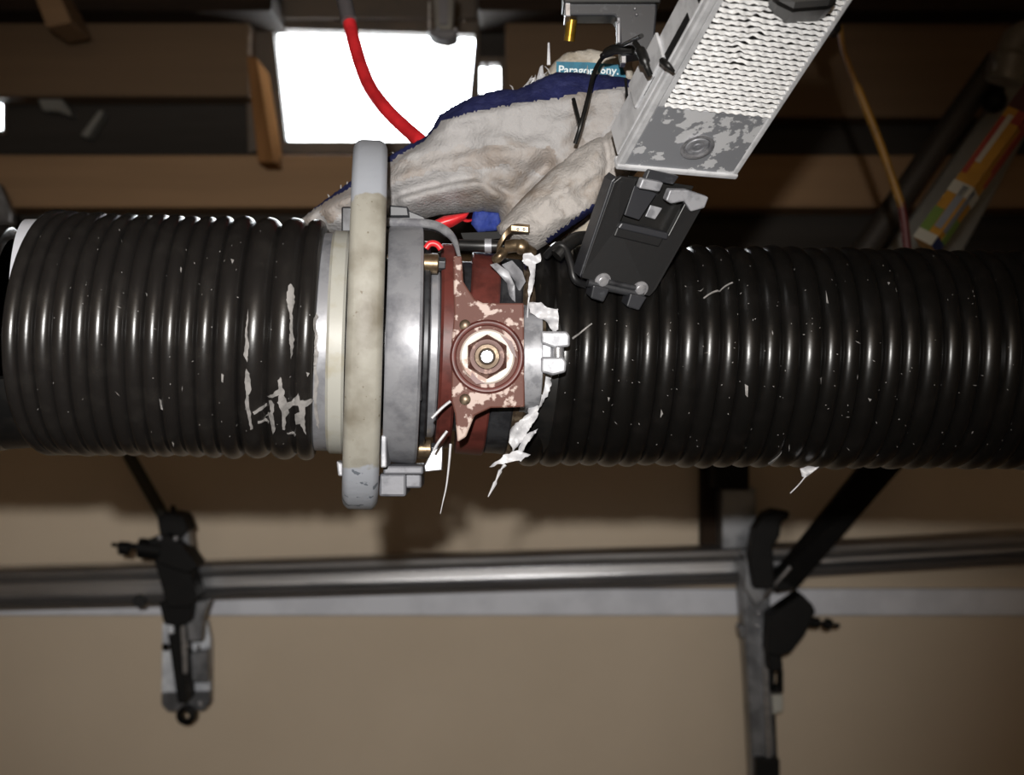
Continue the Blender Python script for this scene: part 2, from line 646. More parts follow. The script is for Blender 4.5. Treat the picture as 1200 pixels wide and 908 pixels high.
def hose_profile(crests, R, h, n=14, first=None, last=None, fat=None):
    """ribs: crest positions along the axis (m); returns [(u, r)]"""
    e = [first if first is not None else crests[0] - (crests[1] - crests[0]) / 2]
    e += [(crests[i] + crests[i + 1]) / 2 for i in range(len(crests) - 1)]
    e += [last if last is not None else crests[-1] + (crests[-1] - crests[-2]) / 2]
    pr = []
    for i in range(len(crests)):
        RR = R + (fat[i] if fat else 0)
        hh = h * (e[i + 1] - e[i]) / 0.0095
        for k in range(n):
            t = (k + (0.0 if i else 0.0)) / n
            q = (2 * t - 1)
            pr.append((e[i] + t * (e[i + 1] - e[i]), RR - hh * (1 - math.sqrt(max(0, 1 - 0.97 * q * q)))))
    pr.append((e[-1], R - h * 0.9))
    return pr


def build_hose(name, fr, pr, m, wall=0.006, n=180, tilt=0.0, wob=0.0, flare=0.0):
    O, Xa, Ya, Za = fr
    vv, ff = [], []
    L = len(pr)
    inner = [(pr[-1][0], pr[-1][1] - wall), (pr[0][0], pr[0][1] - wall)]
    P = pr + inner
    K = len(P)
    for k in range(n):
        a = 2 * math.pi * k / n
        e = math.cos(a) * -Ya + math.sin(a) * Za
        for (u, r) in P:
            du = tilt * math.sin(a) - flare * math.cos(a) * math.exp(-((u - pr[0][0]) / 0.035))
            rr = r + wob * noise.noise(Vector((u * 25, math.cos(a) * 1.2, math.sin(a) * 1.2)))
            vv.append(O + (u + du) * Xa + rr * e)
    for k in range(n):
        k2 = (k + 1) % n
        for i in range(K):
            j = (i + 1) % K
            ff.append((k * K + i, k * K + j, k2 * K + j, k2 * K + i))
    return link_mesh(name, vv, ff, m, org=O, smooth=60)


s = 0.865 / F                                      # metres per pixel at the clamp axis
frL = frame(U(210, 394, 0.857), (1, 0.085, -0.024))
cr = [x - 210 for x in (73, 85, 99, 115, 131, 149, 167, 185, 203, 221, 239, 257, 279, 307, 341, 367)]
cr = [c * 0.857 / F for c in cr]
RL = 141.5 * 0.857 / F
fat = [0.0006, 0.0002, 0, 0.0004, 0, 0.0002, -0.0003, 0.0002, 0, -0.0002, 0, 0.0002, 0.0004, 0.0003, 0.0008, 0.0004]
prL = hose_profile(cr, RL, 0.0040, fat=fat, last=(375 - 210) * 0.857 / F)
hose_l = build_hose('corrugated_hose', frL, prL, M_hose, tilt=0.0018, wob=0.0012, flare=0.012)
tag(hose_l, 'glossy black ribbed hose left of the clamp, scraped grey near the clamp', 'hose')

# far-left hose behind the open end
frF = frame(U(-30, 395, 0.885), (1, 0.12, -0.02))
crF = [i * 0.0092 - 0.12 for i in range(16)]
hose_f = build_hose('corrugated_hose', frF, hose_profile(crF, 0.0690, 0.003), M_hose, wob=0.0006)
tag(hose_f, 'short black ribbed hose at the far left edge behind a white rim', 'hose')
frW = frame(U(-30, 376, 0.885), (1, 0.12, 0.02))
rim = MB().lathe([(0.0335, 0.052), (0.041, 0.052), (0.041, 0.0615), (0.0335, 0.0615)], frW, 1.0, 120)
MB().lathe([(0.016, 0.0625), (0.060, 0.0625), (0.060, 0.0650), (0.016, 0.0685)], frF, 1.0, 90, True, math.radians(-175), math.radians(-22)).build('leak_blocker', M_black, hose_f, smooth=40)  # added half sleeve, keeps light from leaking through the gap between the hoses
rim.build('white_rim', M_trim, hose_f, smooth=40)['label'] = 'white rim inside the hose end'

frR = frame(U(650, 415, 0.885), (1, 0.07, -0.012))
pitch = 22.5 * 0.89 / F
crR = [pitch * (i + 0.35 * math.sin(i * 2.1) * 0.4) for i in range(-1, 34)]
RR_ = 131 * 0.885 / F
prR = hose_profile(crR, RR_, 0.0033, fat=[0.0009 * math.sin(i * 1.7) * 0.4 for i in range(len(crR))])
hose_r = build_hose('corrugated_hose', frR, prR, M_hose_r, tilt=0.0025, wob=0.001)
tag(hose_r, 'long black ribbed hose running right from the clamp', 'hose')


def on_hose(px, py, fr, pr, R, off):
    """where the camera ray through a pixel meets the ribbed surface"""
    O, Xa, Ya, Za = fr
    c = Vector((0, 0, CZ))
    d = (U(px, py, 1.0) - c).normalized()
    w = c - O
    dp, wp = d - Xa * d.dot(Xa), w - Xa * w.dot(Xa)
    A, B, C = dp.dot(dp), 2 * dp.dot(wp), wp.dot(wp) - R * R
    disc = max(0, B * B - 4 * A * C)
    t = (-B - math.sqrt(disc)) / (2 * A)
    p = c + d * t
    u = (p - O).dot(Xa)
    e = (p - O) - Xa * u
    e.normalize()
    a = math.asin(max(-1, min(1, e.dot(Za))))
    uu = u - 0.0018 * math.sin(a)
    r = pr[-1][1]
    for i in range(len(pr) - 1):
        if pr[i][0] <= uu <= pr[i + 1][0]:
            k = (uu - pr[i][0]) / max(1e-9, pr[i + 1][0] - pr[i][0])
            r = pr[i][1] + k * (pr[i + 1][1] - pr[i][1])
            break
    r += 0.0012 * noise.noise(Vector((uu * 25, math.cos(a) * 1.2, math.sin(a) * 1.2)))
    return O + Xa * u + e * (r + off)


def scrapes(polys, fr, pr, R, parent, name, m, sx, ox, oy, amp=1.6):
    for n_, pl in enumerate(polys):
        out = jag([(ox + x * sx, oy + y * sx) for x, y in pl], 2.0, amp, n_ * 3.1)
        try:
            P, T = tri_poly(out, 2.2)
        except Exception:
            continue
        vv = [on_hose(p.x, p.y, fr, pr, R, 0.0007) for p in P] + [on_hose(p.x, p.y, fr, pr, R, 0.0001) for p in P]
        k = len(P)
        cnt = {}
        for t in T:
            for i in range(len(t)):
                cnt[(t[i], t[(i + 1) % len(t)])] = 1
        ff = [tuple(t) for t in T] + [tuple(i + k for i in reversed(t)) for t in T]
        ff += [(b, a, a + k, b + k) for (a, b) in cnt if (b, a) not in cnt]
        link_mesh(name, vv, ff, m, parent)


SC = [
    [(265, 125), (283, 145), (285, 200), (275, 240), (275, 330), (282, 375), (270, 460), (262, 380), (264, 260), (252, 215), (250, 165)],
    [(80, 235), (76, 330), (82, 400), (74, 470), (60, 440), (64, 380), (68, 320), (76, 250)],
    [(70, 500), (85, 520), (92, 590), (80, 620), (90, 690), (100, 760), (92, 770), (78, 710), (66, 650), (70, 600), (62, 545)],
    [(225, 535), (232, 580), (244, 600), (238, 620), (250, 650), (270, 655), (300, 610), (310, 640), (362, 640), (365, 655), (332, 670),
     (330, 740), (335, 790), (310, 740), (290, 750), (285, 710), (308, 690), (300, 665), (255, 680), (262, 700), (247, 710), (242, 770),
     (230, 765), (230, 690), (210, 650), (216, 612), (185, 632), (160, 635), (212, 590), (210, 550)],
    [(180, 640), (195, 660), (190, 700), (200, 760), (188, 790), (178, 740), (165, 710), (178, 690), (170, 650)],
    [(378, 250), (387, 262), (376, 300), (388, 350), (380, 400), (388, 430), (380, 520), (390, 570), (379, 640), (386, 700), (392, 790),
     (380, 770), (370, 690), (366, 640), (372, 560), (368, 480), (370, 400), (374, 350), (366, 290)],
    [(100, 688), (160, 672), (158, 684), (104, 700)], [(120, 735), (170, 742), (168, 752), (122, 745)],
    [(335, 515), (348, 520), (342, 538)], [(250, 785), (290, 800), (285, 812)], [(150, 735), (172, 700), (176, 708)],
]
scrapes(SC, frL, prL, RL, hose_l, 'grey_scrape', M_scrape, 130 / 492, 270, 300, 1.4)
SCL = [[(583, 228), (587, 232), (584, 246), (581, 240)], [(513, 655), (520, 665), (527, 695), (518, 690)], [(715, 570), (722, 575), (720, 600), (715, 596)],
       [(745, 205), (755, 210), (750, 222)], [(555, 790), (562, 797), (560, 806)], [(470, 310), (474, 314), (472, 322)]]
scrapes(SCL, frL, prL, RL, hose_l, 'grey_scrape', M_scrape, 400 / 1101, 0, 230, 0.4)
SCR = [[(546, 380), (553, 384), (552, 410), (547, 405)], [(724, 368), (729, 366), (727, 384)], [(834, 412), (842, 415), (838, 420)], [(350, 440), (354, 450), (348, 460)],
       [(880, 142), (886, 143), (883, 148)], [(224, 410), (229, 412), (226, 420)], [(736, 160), (739, 175), (742, 190), (738, 188)],
       [(448, 178), (516, 142), (518, 144), (450, 181)], [(140, 272), (186, 238), (188, 240), (142, 276)],
       [(600, 566), (632, 545), (634, 548), (604, 570)]]
scrapes(SCR, frR, prR, RR_, hose_r, 'pale_scratch', M_scrape, 0.5, 600, 260, 0.2)

def dust(n_, x0, x1, y0, y1, fr, pr, R, parent, seed):
    rd = random.Random(seed)
    mb = MB()
    for _ in range(n_):
        x, y = rd.uniform(x0, x1), rd.uniform(y0, y1)
        l, a = rd.uniform(0.5, 1.4) * (3 if rd.random() < 0.12 else 1), rd.uniform(0, 6.3)
        w = rd.uniform(0.3, 0.7)
        dx, dy = math.cos(a), math.sin(a)
        q = [(x + dx * l, y + dy * l), (x - dy * w, y + dx * w), (x - dx * l, y - dy * l), (x + dy * w, y - dx * w)]
        mb.add([on_hose(px, py, fr, pr, R, 0.0006) for px, py in q] + [on_hose(x, y, fr, pr, R, 0.0001)], [(0, 1, 2, 3), (1, 0, 4), (2, 1, 4), (3, 2, 4), (0, 3, 4)])
    tag(mb.build('dust_specks', M_scrape, parent), kind='stuff')


dust(80, 40, 372, 262, 522, frL, prL, RL, hose_l, 3)
dust(170, 660, 1195, 300, 535, frR, prR, RR_, hose_r, 5)

# ------------------------------------------------------------------ the clamp between the hoses
CO = U(450, 403, 0.865)
frC = frame(CO, (1, 0.085, -0.03))
cl = empty('pipe_clamp', CO)
tag(cl, 'metal pipe clamp joining the two black hoses, cream yoke and chipped red-brown plate', 'clamp')


def Lc(u, v, w):
    return frC[0] + s * (u * frC[1] + v * frC[2] + w * frC[3])


def ring(name, prof, m, bevel=0.0, parent=None, fr=frC, n=128, **kw):
    return MB().lathe(prof, fr, s, n, **kw).build(name, m, parent or cl, smooth=35, bevel=bevel)


def rect(u0, u1, r0, r1, c=2.0):
    return [(u0, r0), (u1, r0), (u1, r1 - c), (u1 - c, r1), (u0 + c, r1), (u0, r1 - c)]


ring('sleeve', rect(-90, 205, 92, 100), M_steel_d)
ring('grey_collar', rect(-78, -52, 96, 127), M_steel)
ring('cream_ring', rect(-62, -42, 96, 130, 3), M_cream)
ring('spacer_ring', rect(-30, 0, 96, 131, 2), M_steel_d)
# thick cream yoke: half ring around the front, its ends above and below the pipe
yk = frame(U(428, 381, 0.862), (1, 0.10, -0.03))
yprof = [(-21, 166), (21, 166), (21, 205), (19, 211), (13, 215), (-13, 215), (-19, 211), (-21, 205)]
mb = MB()
n = 72
vv = []
for k in range(n + 1):
    a = math.radians(-91 + 182 * k / n)
    e = math.cos(a) * -yk[2] * 0.72 + math.sin(a) * yk[3]
    for (u, r) in yprof:
        tp = 0.93 - 0.05 * math.sin(a) if a < 0 else 0.93
        vv.append(yk[0] + s * (u * tp * yk[1] + r * e))
L = len(yprof)
ff = [(k * L + i, k * L + (i + 1) % L, (k + 1) * L + (i + 1) % L, (k + 1) * L + i) for k in range(n) for i in range(L)]
ff += [tuple(range(L)), tuple(n * L + i for i in range(L - 1, -1, -1))]
mb.add(vv, ff)
yo = mb.build('cream_yoke', M_yoke, cl, smooth=40, bevel=0.003, seg=3)
yo['label'] = 'thick cream half ring with blue-grey chipped ends'
ring('steel_band', [(2, 100), (40, 100), (42, 133), (41, 138), (38, 140), (5, 138), (2, 136)], M_steel)
ring('inner_flange', rect(42, 50, 92, 122), M_steel_d)
ring('guard_ring', rect(50, 61, 70, 108, 2), M_steel)
ring('guard_edge', rect(44, 50, 70, 100, 2), M_steel_d)
ring('red_brown_ring', rect(62, 80, 92, 120, 3), M_brown)
frB = frame(Lc(108, 0, -8), (1, 0.06, -0.09))
MB().lathe(rect(-15, 18, 92, 119, 2), frB, s, 128).build('red_brown_band', M_brown, cl, smooth=35)
MB().lathe(rect(18, 44, 92, 115, 2), frB, s, 128).build('grey_band', M_steel_d, cl, smooth=35)
MB().lathe(rect(44, 58, 92, 117, 3), frB, s, 128).build('brass_ring', M_bronze, cl, smooth=35)
MB().lathe(rect(58, 92, 92, 112, 2), frB, s, 128).build('black_seal', M_black, cl, smooth=35)
for w in (89, -121):
    v = -math.sqrt(max(1, 118 ** 2 - min(117, abs(w)) ** 2)) - 5
    b = MB().cyl(Lc(36, v, w), Lc(58, v, w), 11.5 * s, 28)
    b = b.build('brass_bolt', M_brass, cl, smooth=40, bevel=0.0006)
    MB().cyl(Lc(58, v, w), Lc(66, v, w), 8 * s, 6).build('bolt_head', M_steel_d, b, bevel=0.0004)

# plate with the round boss, facing the camera
PD = 0.795
pts = [(531, 300), (541, 300), (543, 330), (556, 350), (566, 355), (614, 355), (615, 477), (575, 478), (556, 487), (546, 512), (536, 518), (533, 485),
       (529, 470), (529, 400), (532, 370)]
pl = MB().pp(pts, PD, 0.004).build('chipped_plate', M_brown_chip, cl, bevel=0.0009)
pl['label'] = 'red-brown painted plate, chipped to bare metal'
MB().bxp(533, 362, 612, 474, PD + 0.004, 0.03).build('plate_backing', M_brown, cl, bevel=0.001)
frP = frame(U(571, 418, PD), (0, -1, 0))
frP = (U(571, 418, PD), Vector((0, -1, 0)), Vector((0, 0, -1)), Vector((1, 0, 0)))
sp_ = PD / F


def boss(name, prof, m, n=72, smooth=30):
    return MB().lathe(prof, frP, sp_, n).build(name, m, pl, smooth=smooth)


boss('boss_rim', [(-1, 36), (3, 37), (4, 39), (4, 41), (2, 43), (-1, 44)], M_brown)
boss('bare_washer', [(-1, 18), (2.5, 18), (3.5, 20), (3.5, 30), (2, 32), (-1, 32)], M_white_metal)
hx = MB()
hx.lathe([(0, 12), (7, 12), (7, 22), (5, 26), (0, 27)], frP, sp_, 6)
hx.build('hex_nut', M_boss, pl, bevel=0.0004)
boss('nut_ring', [(3, 10), (9, 10), (10, 12), (10, 20), (8, 22), (3, 23)], M_boss)
boss('inner_ring', [(6, 8), (12, 8), (13, 10), (12.5, 14), (10, 15), (6, 15)], M_bronze)
boss('bolt_end', [(8, 0.05), (15, 0.05), (15, 6.5), (13.5, 8), (8, 8)], M_chrome)
for (x, y) in ((545, 381), (545, 468)):
    MB().lathe([(-2, 0.05), (3, 0.05), (3, 4), (1.5, 6.5), (-2, 7)], (U(x, y, PD), frP[1], frP[2], frP[3]), sp_, 24).build('rivet', M_bronze, pl, smooth=40)
# paint left standing as flakes on the bare washer
for k, pgn in enumerate(([(549, 408), (556, 404), (553, 412), (550, 420)], [(586, 392), (600, 400), (606, 420), (600, 414), (594, 402)], [(553, 436), (560, 444), (568, 449), (558, 450), (551, 443)])):
    MB().pp(pgn, PD - 0.0024, 0.0006).build('paint_flake', M_brown, pl)

# curved silver strap right of the plate and its hinge
def strip(pts_d, w0, m, name, parent, th=0.0012, horiz=True):
    """bent strip through (px, py, d), w0 pixels wide"""
    ps = arc_px(pts_d, 0.8, 8)
    wv = Vector((w0 * 0.8 / F, 0, 0)) if horiz else Vector((0, 0, w0 * 0.8 / F))
    vv, ff = [], []
    for i, p in enumerate(ps):
        t = (ps[min(i + 1, len(ps) - 1)] - ps[max(i - 1, 0)]).normalized()
        nn = t.cross(wv.normalized()).normalized()
        for a, b in ((-0.5, 0), (0.5, 0), (0.5, 1), (-0.5, 1)):
            vv.append(p + wv * a + nn * th * b)
    for i in range(len(ps) - 1):
        for k in range(4):
            ff.append((i * 4 + k, i * 4 + (k + 1) % 4, i * 4 + 4 + (k + 1) % 4, i * 4 + 4 + k))
    ff += [(0, 1, 2, 3), tuple((len(ps) - 1) * 4 + k for k in (3, 2, 1, 0))]
    return MB().add(vv, ff).build(name, m, parent, smooth=40, bevel=0.0004)


strip([(624, 352, 0.83), (625, 372, 0.807), (625, 400, 0.796), (625, 440, 0.796), (622, 470, 0.805), (618, 482, 0.825)], 22, M_silver, 'silver_strap', cl)
strip([(632, 358, 0.835), (635, 380, 0.811), (635, 420, 0.80), (633, 450, 0.804), (628, 476, 0.822)], 10, M_bronze, 'brass_edge', cl)
hg = MB().pp([(634, 388), (664, 388), (668, 393), (668, 406), (650, 408), (634, 402)], 0.792, 0.010).build('hinge_knuckle', M_silver, cl, bevel=0.0012)
MB().pp([(634, 418), (660, 418), (664, 424), (663, 436), (648, 440), (634, 436)], 0.792, 0.010).build('hinge_knuckle', M_silver, cl, bevel=0.0012)
MB().cyl(U(654, 403, 0.796), U(654, 422, 0.796), 7 * sp_, 20).build('hinge_pin', M_chrome, cl, smooth=40)
MB().bxp(634, 402, 647, 422, 0.795, 0.012).build('hinge_leaf', M_silver, cl, bevel=0.001)

# bent lever on top of the steel band, with blocks
lv = arc_px([(452, 260, 0.855), (480, 261, 0.852), (505, 263, 0.848), (520, 269, 0.842), (532, 281, 0.835), (538, 300, 0.822)], 0.85, 8)
MB().tube(lv, [0.0027] * 26 + [0.0027 - 0.0017 * k / (len(lv) - 27) for k in range(len(lv) - 26)], 14).build('bent_lever', M_lever, cl, smooth=50)
MB().tube([q + Vector((0, 0.006, -0.0006)) for q in lv[:27]], 0.0024, 12).build('lever_back', M_steel_m, cl, smooth=50)
MB().pp([(456, 240), (478, 242), (480, 254), (456, 254)], 0.862, 0.02).build('lever_block', M_dark_grey, cl, bevel=0.001)
MB().pp([(478, 246), (497, 254), (500, 259), (456, 259), (456, 254), (479, 254)], 0.864, 0.015).build('lever_wedge', M_dark_grey, cl, bevel=0.0006)
MB().bxp(400, 242, 415, 272, 0.868, 0.016).build('side_block', M_steel_d, cl, bevel=0.001)
MB().pp([(380, 283), (389, 281), (389, 290), (381, 292)], 0.84, 0.01).build('clip_end', M_chrome, cl, bevel=0.0006)
MB().pp([(394, 540), (402, 543), (402, 558), (396, 558)], 0.84, 0.015).build('side_block', M_silver, cl, bevel=0.001)
# stepped latch under the band
MB().bxp(449, 546, 496, 556, 0.835, 0.035).build('latch_step', M_steel_m, cl, bevel=0.0012)
MB().bxp(444, 555, 476, 582, 0.838, 0.035).build('latch_step', M_steel_m, cl, bevel=0.0015)
MB().bxp(474, 554, 494, 572, 0.842, 0.03).build('latch_step', M_steel_m, cl, bevel=0.0012)
MB().pp([(506, 528), (519, 522), (518, 551), (498, 553), (497, 546)], 0.832, 0.006).build('bent_tab', M_chrome, cl, bevel=0.0006)
MB().bxp(446, 510, 453, 548, 0.82, 0.03).build('latch_side', M_silver, cl, bevel=0.0008)
# vertical bars in the groove
MB().bxp(490, 345, 494, 470, 0.806, 0.02).build('groove_bar', M_steel_d, cl, bevel=0.0008)
# dark connector and little brass toggle on top
MB().tube(arc_px([(538, 287, 0.84), (565, 288, 0.838), (590, 288, 0.838)], 0.84, 6), 0.0034, 16).build('black_rod', M_black, cl, smooth=50)
MB().cyl(U(568, 288, 0.838), U(576, 288, 0.838), 0.0042, 16).build('rod_collar', M_steel, cl, smooth=40)
MB().pp([(540, 273), (590, 271), (588, 279), (545, 285)], 0.846, 0.02).build('dark_bar', M_blackbg, cl)
strip([(585, 295, 0.826), (588, 284, 0.824), (594, 272, 0.824), (603, 267, 0.826), (620, 268, 0.828)], 9, M_brass, 'toggle_hook', cl, 0.002, horiz=False)
MB().pp([(598, 263), (620, 265), (620, 273), (598, 271)], 0.822, 0.006).build('toggle_plate', M_brass, cl, bevel=0.0006)
for x in (607, 614):
    MB().ball(U(x, 268.5, 0.8215), 0.0009, 8).build('rivet', M_chrome, cl, smooth=60)
MB().tube(arc_px([(594, 289, 0.824), (606, 288, 0.822), (614, 291, 0.822), (624, 297, 0.826)], 0.82, 6), [0.0038] * 8 + [0.0045] * 5 + [0.0034] * 6, 18).build('toggle_barrel', M_brass, cl, smooth=50)
MB().tube(arc_px([(580, 305, 0.824), (586, 300, 0.822), (591, 294, 0.824)], 0.82, 5), [0.0028] * 11, 14).build('toggle_pin', M_brass, cl, smooth=50)
# curled silver sheet below the toggle
for nm, pg, d0, m_ in (('curled_sheet', [(574, 310), (582, 308), (596, 318), (603, 334), (604, 354), (598, 354), (594, 332), (582, 318)], 0.818, M_silver),
                       ('curled_sheet', [(588, 310), (600, 305), (612, 318), (616, 330), (606, 346), (604, 330)], 0.826, M_steel)):
    P_, f_, _ = cloth([Vector(p) for p in pg], 3, lambda x, y, d0=d0: d0 + 0.006 * math.sin((x - 574) * 0.09), 0.0012, 3)
    link_mesh(nm, P_, f_, m_, cl, smooth=50)
MB().tube(arc_px([(499, 291), (503, 286), (508, 285), (513, 287), (517, 292)], 0.818, 6), 0.0018, 12).build('red_sleeve', M_red, cl, smooth=60)

# ------------------------------------------------------------------ torn film and threads
def shred(polys, d, label, seed, threads=(), m=M_film, amp=1.2):
    first = None
    for k, pg in enumerate(polys):
        out = jag(pg, 3, amp, seed + k * 1.3)
        P_, f_, _ = cloth(out, 3.5, lambda x, y: d + 0.004 * noise.noise(Vector((x * 0.08, y * 0.08, seed))), 0.0008, 3, bump=0.0015, bscale=0.1, seed=seed)
        if first is None:
            first = link_mesh('film_shred', P_, f_, m, smooth=60)
            tag(first, label, 'plastic film', 'torn film hanging around the clamp')
        else:
            link_mesh('film_strip', P_, f_, m, first, smooth=60)
    for t in threads:
        MB().tube(arc_px(t[0], d, 5), t[1], 6).build('thread', m, first)
    return first


shred([[(613, 297), (622, 296), (627, 300), (633, 297), (634, 306), (628, 309), (627, 320), (626, 332), (623, 344), (620, 350), (618, 340), (621, 322), (620, 312), (613, 308)]],
      0.805, 'torn white film strip hanging below the brass toggle', 1, [([(620, 348), (619, 356), (618, 372)], 0.0005)])
shred([[(618, 354), (634, 354), (642, 361), (654, 362), (655, 386), (648, 390), (640, 376), (630, 372), (622, 366)]], 0.802,
      'torn white film stuck above the silver hinge', 2)
shred([[(632, 442), (648, 436), (644, 458), (634, 476), (618, 500), (620, 470)], [(600, 500), (622, 482), (632, 484), (616, 510), (602, 528), (596, 518)],
       [(574, 548), (590, 534), (606, 526), (616, 508), (630, 502), (612, 530), (622, 532), (610, 540), (592, 542)]], 0.81,
      'torn white film bunched below the hinge against the right hose', 3,
      [([(592, 544), (586, 552), (580, 566), (572, 582)], [0.0012, 0.001, 0.0008, 0.0006, 0.0005] * 3 + [0.0003])], amp=2.2)
MBt = MB().tube(arc_px([(528, 520), (526, 545), (523, 570), (519, 588), (516, 602)], 0.815, 6), [0.0008 - 0.0006 * i / 24 for i in range(25)], 6)
tag(MBt.build('loose_thread', M_film, smooth=60), 'pale thread hanging straight down from the red-brown ring', 'thread')
for k, p in enumerate(([(506, 490), (518, 478), (528, 470)], [(508, 528), (514, 518), (524, 505)])):
    MB().tube(arc_px(p, 0.80, 5), 0.0008, 6).build('paint_curl', M_film, cl)
shred([[(938, 549), (946, 546), (960, 547), (952, 553), (944, 560), (940, 558)]], 0.87, 'small white film scrap under the right hose', 5,
      [([(944, 558), (936, 568), (926, 578)], 0.0004)], amp=0.8)

# ------------------------------------------------------------------ glove
gl_out = [(347, 262), (366, 246), (386, 231), (413, 211), (455, 184), (480, 170), (497, 161), (505, 152), (515, 135), (530, 126), (550, 116), (578, 107), (606, 105),
          (622, 98), (632, 93), (650, 86), (675, 86), (700, 88), (732, 92), (760, 100), (760, 150), (735, 190), (700, 215), (650, 235), (600, 262), (588, 262),
          (584, 249), (566, 247), (550, 249), (530, 250), (508, 253), (480, 262), (440, 272), (400, 278), (370, 276)]
go = jag(gl_out, 4, 1.0, 4)


def gdepth(x, y):
    k = max(0, min(1, (x - 380) / 220))
    return 0.915 - 0.03 * k + (0.02 * max(0, (150 - y) / 100) if x > 500 else 0)


folds = [
    ([(395, 258), (450, 228), (510, 205), (570, 192), (620, 190)], 12, 0.008),
    ([(380, 262), (455, 238), (520, 222), (560, 216), (590, 228)], 6, -0.007),
    ([(480, 244), (530, 226), (570, 222), (588, 240)], 11, 0.012),
    ([(470, 195), (560, 170), (640, 178)], 8, 0.003),
    ([(640, 200), (600, 235), (585, 255)], 10, -0.012),
    ([(536, 150), (640, 130), (720, 118)], 7, 0.003),
    ([(690, 120), (672, 170)], 6, -0.004),
    ([(505, 152), (495, 170), (470, 190)], 6, -0.004),
]
V_, F_, PXs = cloth(go, 3.4, gdepth, 0.026, 34, folds, 0.004, 0.03, 3)
navy_line = [(340, 262), (385, 241), (413, 225), (455, 197), (480, 182), (500, 169), (510, 158), (518, 150), (536, 146), (557, 141), (599, 132), (641, 127), (672, 120), (721, 113), (770, 108)]


def line_y(x):
    for i in range(len(navy_line) - 1):
        a, b = navy_line[i], navy_line[i + 1]
        if a[0] <= x <= b[0]:
            return a[1] + (b[1] - a[1]) * (x - a[0]) / (b[0] - a[0])
    return 0


STAIN = [[Vector(q) for q in ((392, 252), (430, 226), (480, 207), (540, 194), (600, 192), (640, 196))], [Vector(q) for q in ((700, 130), (706, 150), (690, 165))]]
nfront = len(PXs) // 2
mi = []
for f in F_:
    c = sum((PXs[i] for i in f), Vector((0, 0))) / len(f)
    navy = c.y < line_y(c.x) + 3 * noise.noise(Vector((c.x * 0.12, 0, 2)))
    back = sum(1 for i in f if i >= nfront) > 1
    st_ = min(poly_dist(c, STAIN[0], False), poly_dist(c, STAIN[1], False) + 3) < 12 + 7 * noise.noise(Vector((c.x * 0.06, c.y * 0.06, 8)))
    mi.append(1 if (navy or back) else 2 if st_ else 0)
glove = empty('work_glove', U(540, 262, 0.89))
tag(glove, 'soiled white knit work glove with navy back, draped over the hose behind the clamp', 'glove')
body = link_mesh('glove_body', V_, F_, [M_knit, M_navy, M_knit3], glove, smooth=180, mi=mi)
th = [(722, 150), (700, 160), (672, 176), (640, 204), (612, 232), (594, 252), (582, 266), (584, 276), (602, 284), (618, 291), (630, 293), (642, 286), (660, 272), (684, 256),
      (705, 240), (722, 228), (748, 200), (752, 160)]
tfold = [([(715, 170), (660, 215), (615, 275)], 14, 0.004), ([(705, 160), (712, 195), (704, 235)], 5, -0.005), ([(720, 190), (680, 220), (640, 240)], 5, 0.003),
         ([(690, 250), (650, 262)], 5, 0.003)]


def tdepth(x, y):
    return 0.868 - 0.018 * max(0, min(1, (y - 170) / 100))


V_, F_, PXs = cloth(jag(th, 4, 0.8, 8), 3.4, tdepth, 0.018, 26, tfold, 0.004, 0.05, 9)
nfront = len(PXs) // 2
mi = []
for f in F_:
    c = sum((PXs[i] for i in f), Vector((0, 0))) / len(f)
    dl = seg_dist(c, Vector((642, 288)), Vector((724, 228)))
    mi.append(1 if dl < 6 and c.x > 640 else 0)
link_mesh('glove_thumb', V_, F_, [M_knit2, M_navy], glove, smooth=180, mi=mi)
V_, F_, _ = cloth(jag([(636, 99), (642, 82), (650, 72), (662, 62), (690, 58), (704, 60), (716, 66), (740, 70), (745, 100), (700, 108)], 4, 0.8, 2), 3.6, lambda x, y: 0.922, 0.014, 18, bump=0.003, seed=4)
link_mesh('glove_cuff', V_, F_, M_cuff, glove, smooth=180)
V_, F_, _ = cloth([Vector(p) for p in [(555, 246), (586, 246), (588, 262), (582, 270), (560, 272), (552, 262)]], 3.5, lambda x, y: 0.893, 0.003, 6, bump=0.004, bscale=0.12, seed=6)
link_mesh('blue_lining', V_, F_, M_blue, glove, smooth=180)
V_, F_, _ = cloth([Vector(p) for p in [(690, 252), (722, 226), (735, 240), (725, 275), (680, 285), (655, 282)]], 4, lambda x, y: 0.895, 0.012, 14)
link_mesh('glove_edge', V_, F_, M_cuff, glove, smooth=180)
# navy backing that shows as a hem along the underside of the thumb
# woven label at the cuff
LD = 0.899
lab = MB().pp([(652, 72), (690, 73), (729, 76), (734, 92), (700, 97), (652, 96)], LD, 0.0012).build('woven_label', M_teal, glove)
lab['label'] = 'teal label with white lettering'


def text(body_, px, py, size_px, d, rot, parent, m, name='lettering', bold=0.0):
    cu = bpy.data.curves.new('lettering', 'FONT')
    cu.body = body_
    cu.size = size_px * d / F
    cu.extrude = 0.0003
    cu.offset = bold
    t = bpy.data.objects.new('lettering', cu)
    COL.objects.link(t)
    dg = bpy.context.evaluated_depsgraph_get()
    me = bpy.data.meshes.new_from_object(t.evaluated_get(dg))
    COL.objects.unlink(t)
    bpy.data.objects.remove(t)
    R = Matrix.Translation(U(px, py, d) - ORG[parent.name]) @ Matrix.Rotation(rot, 4, 'Y') @ Matrix.Rotation(math.pi / 2, 4, 'X')
    me.transform(R)
    me.materials.clear()
    me.materials.append(m)
    o = bpy.data.objects.new(name, me)
    COL.objects.link(o)
    o.parent = parent
    ORG[o.name] = ORG[parent.name]
    return o


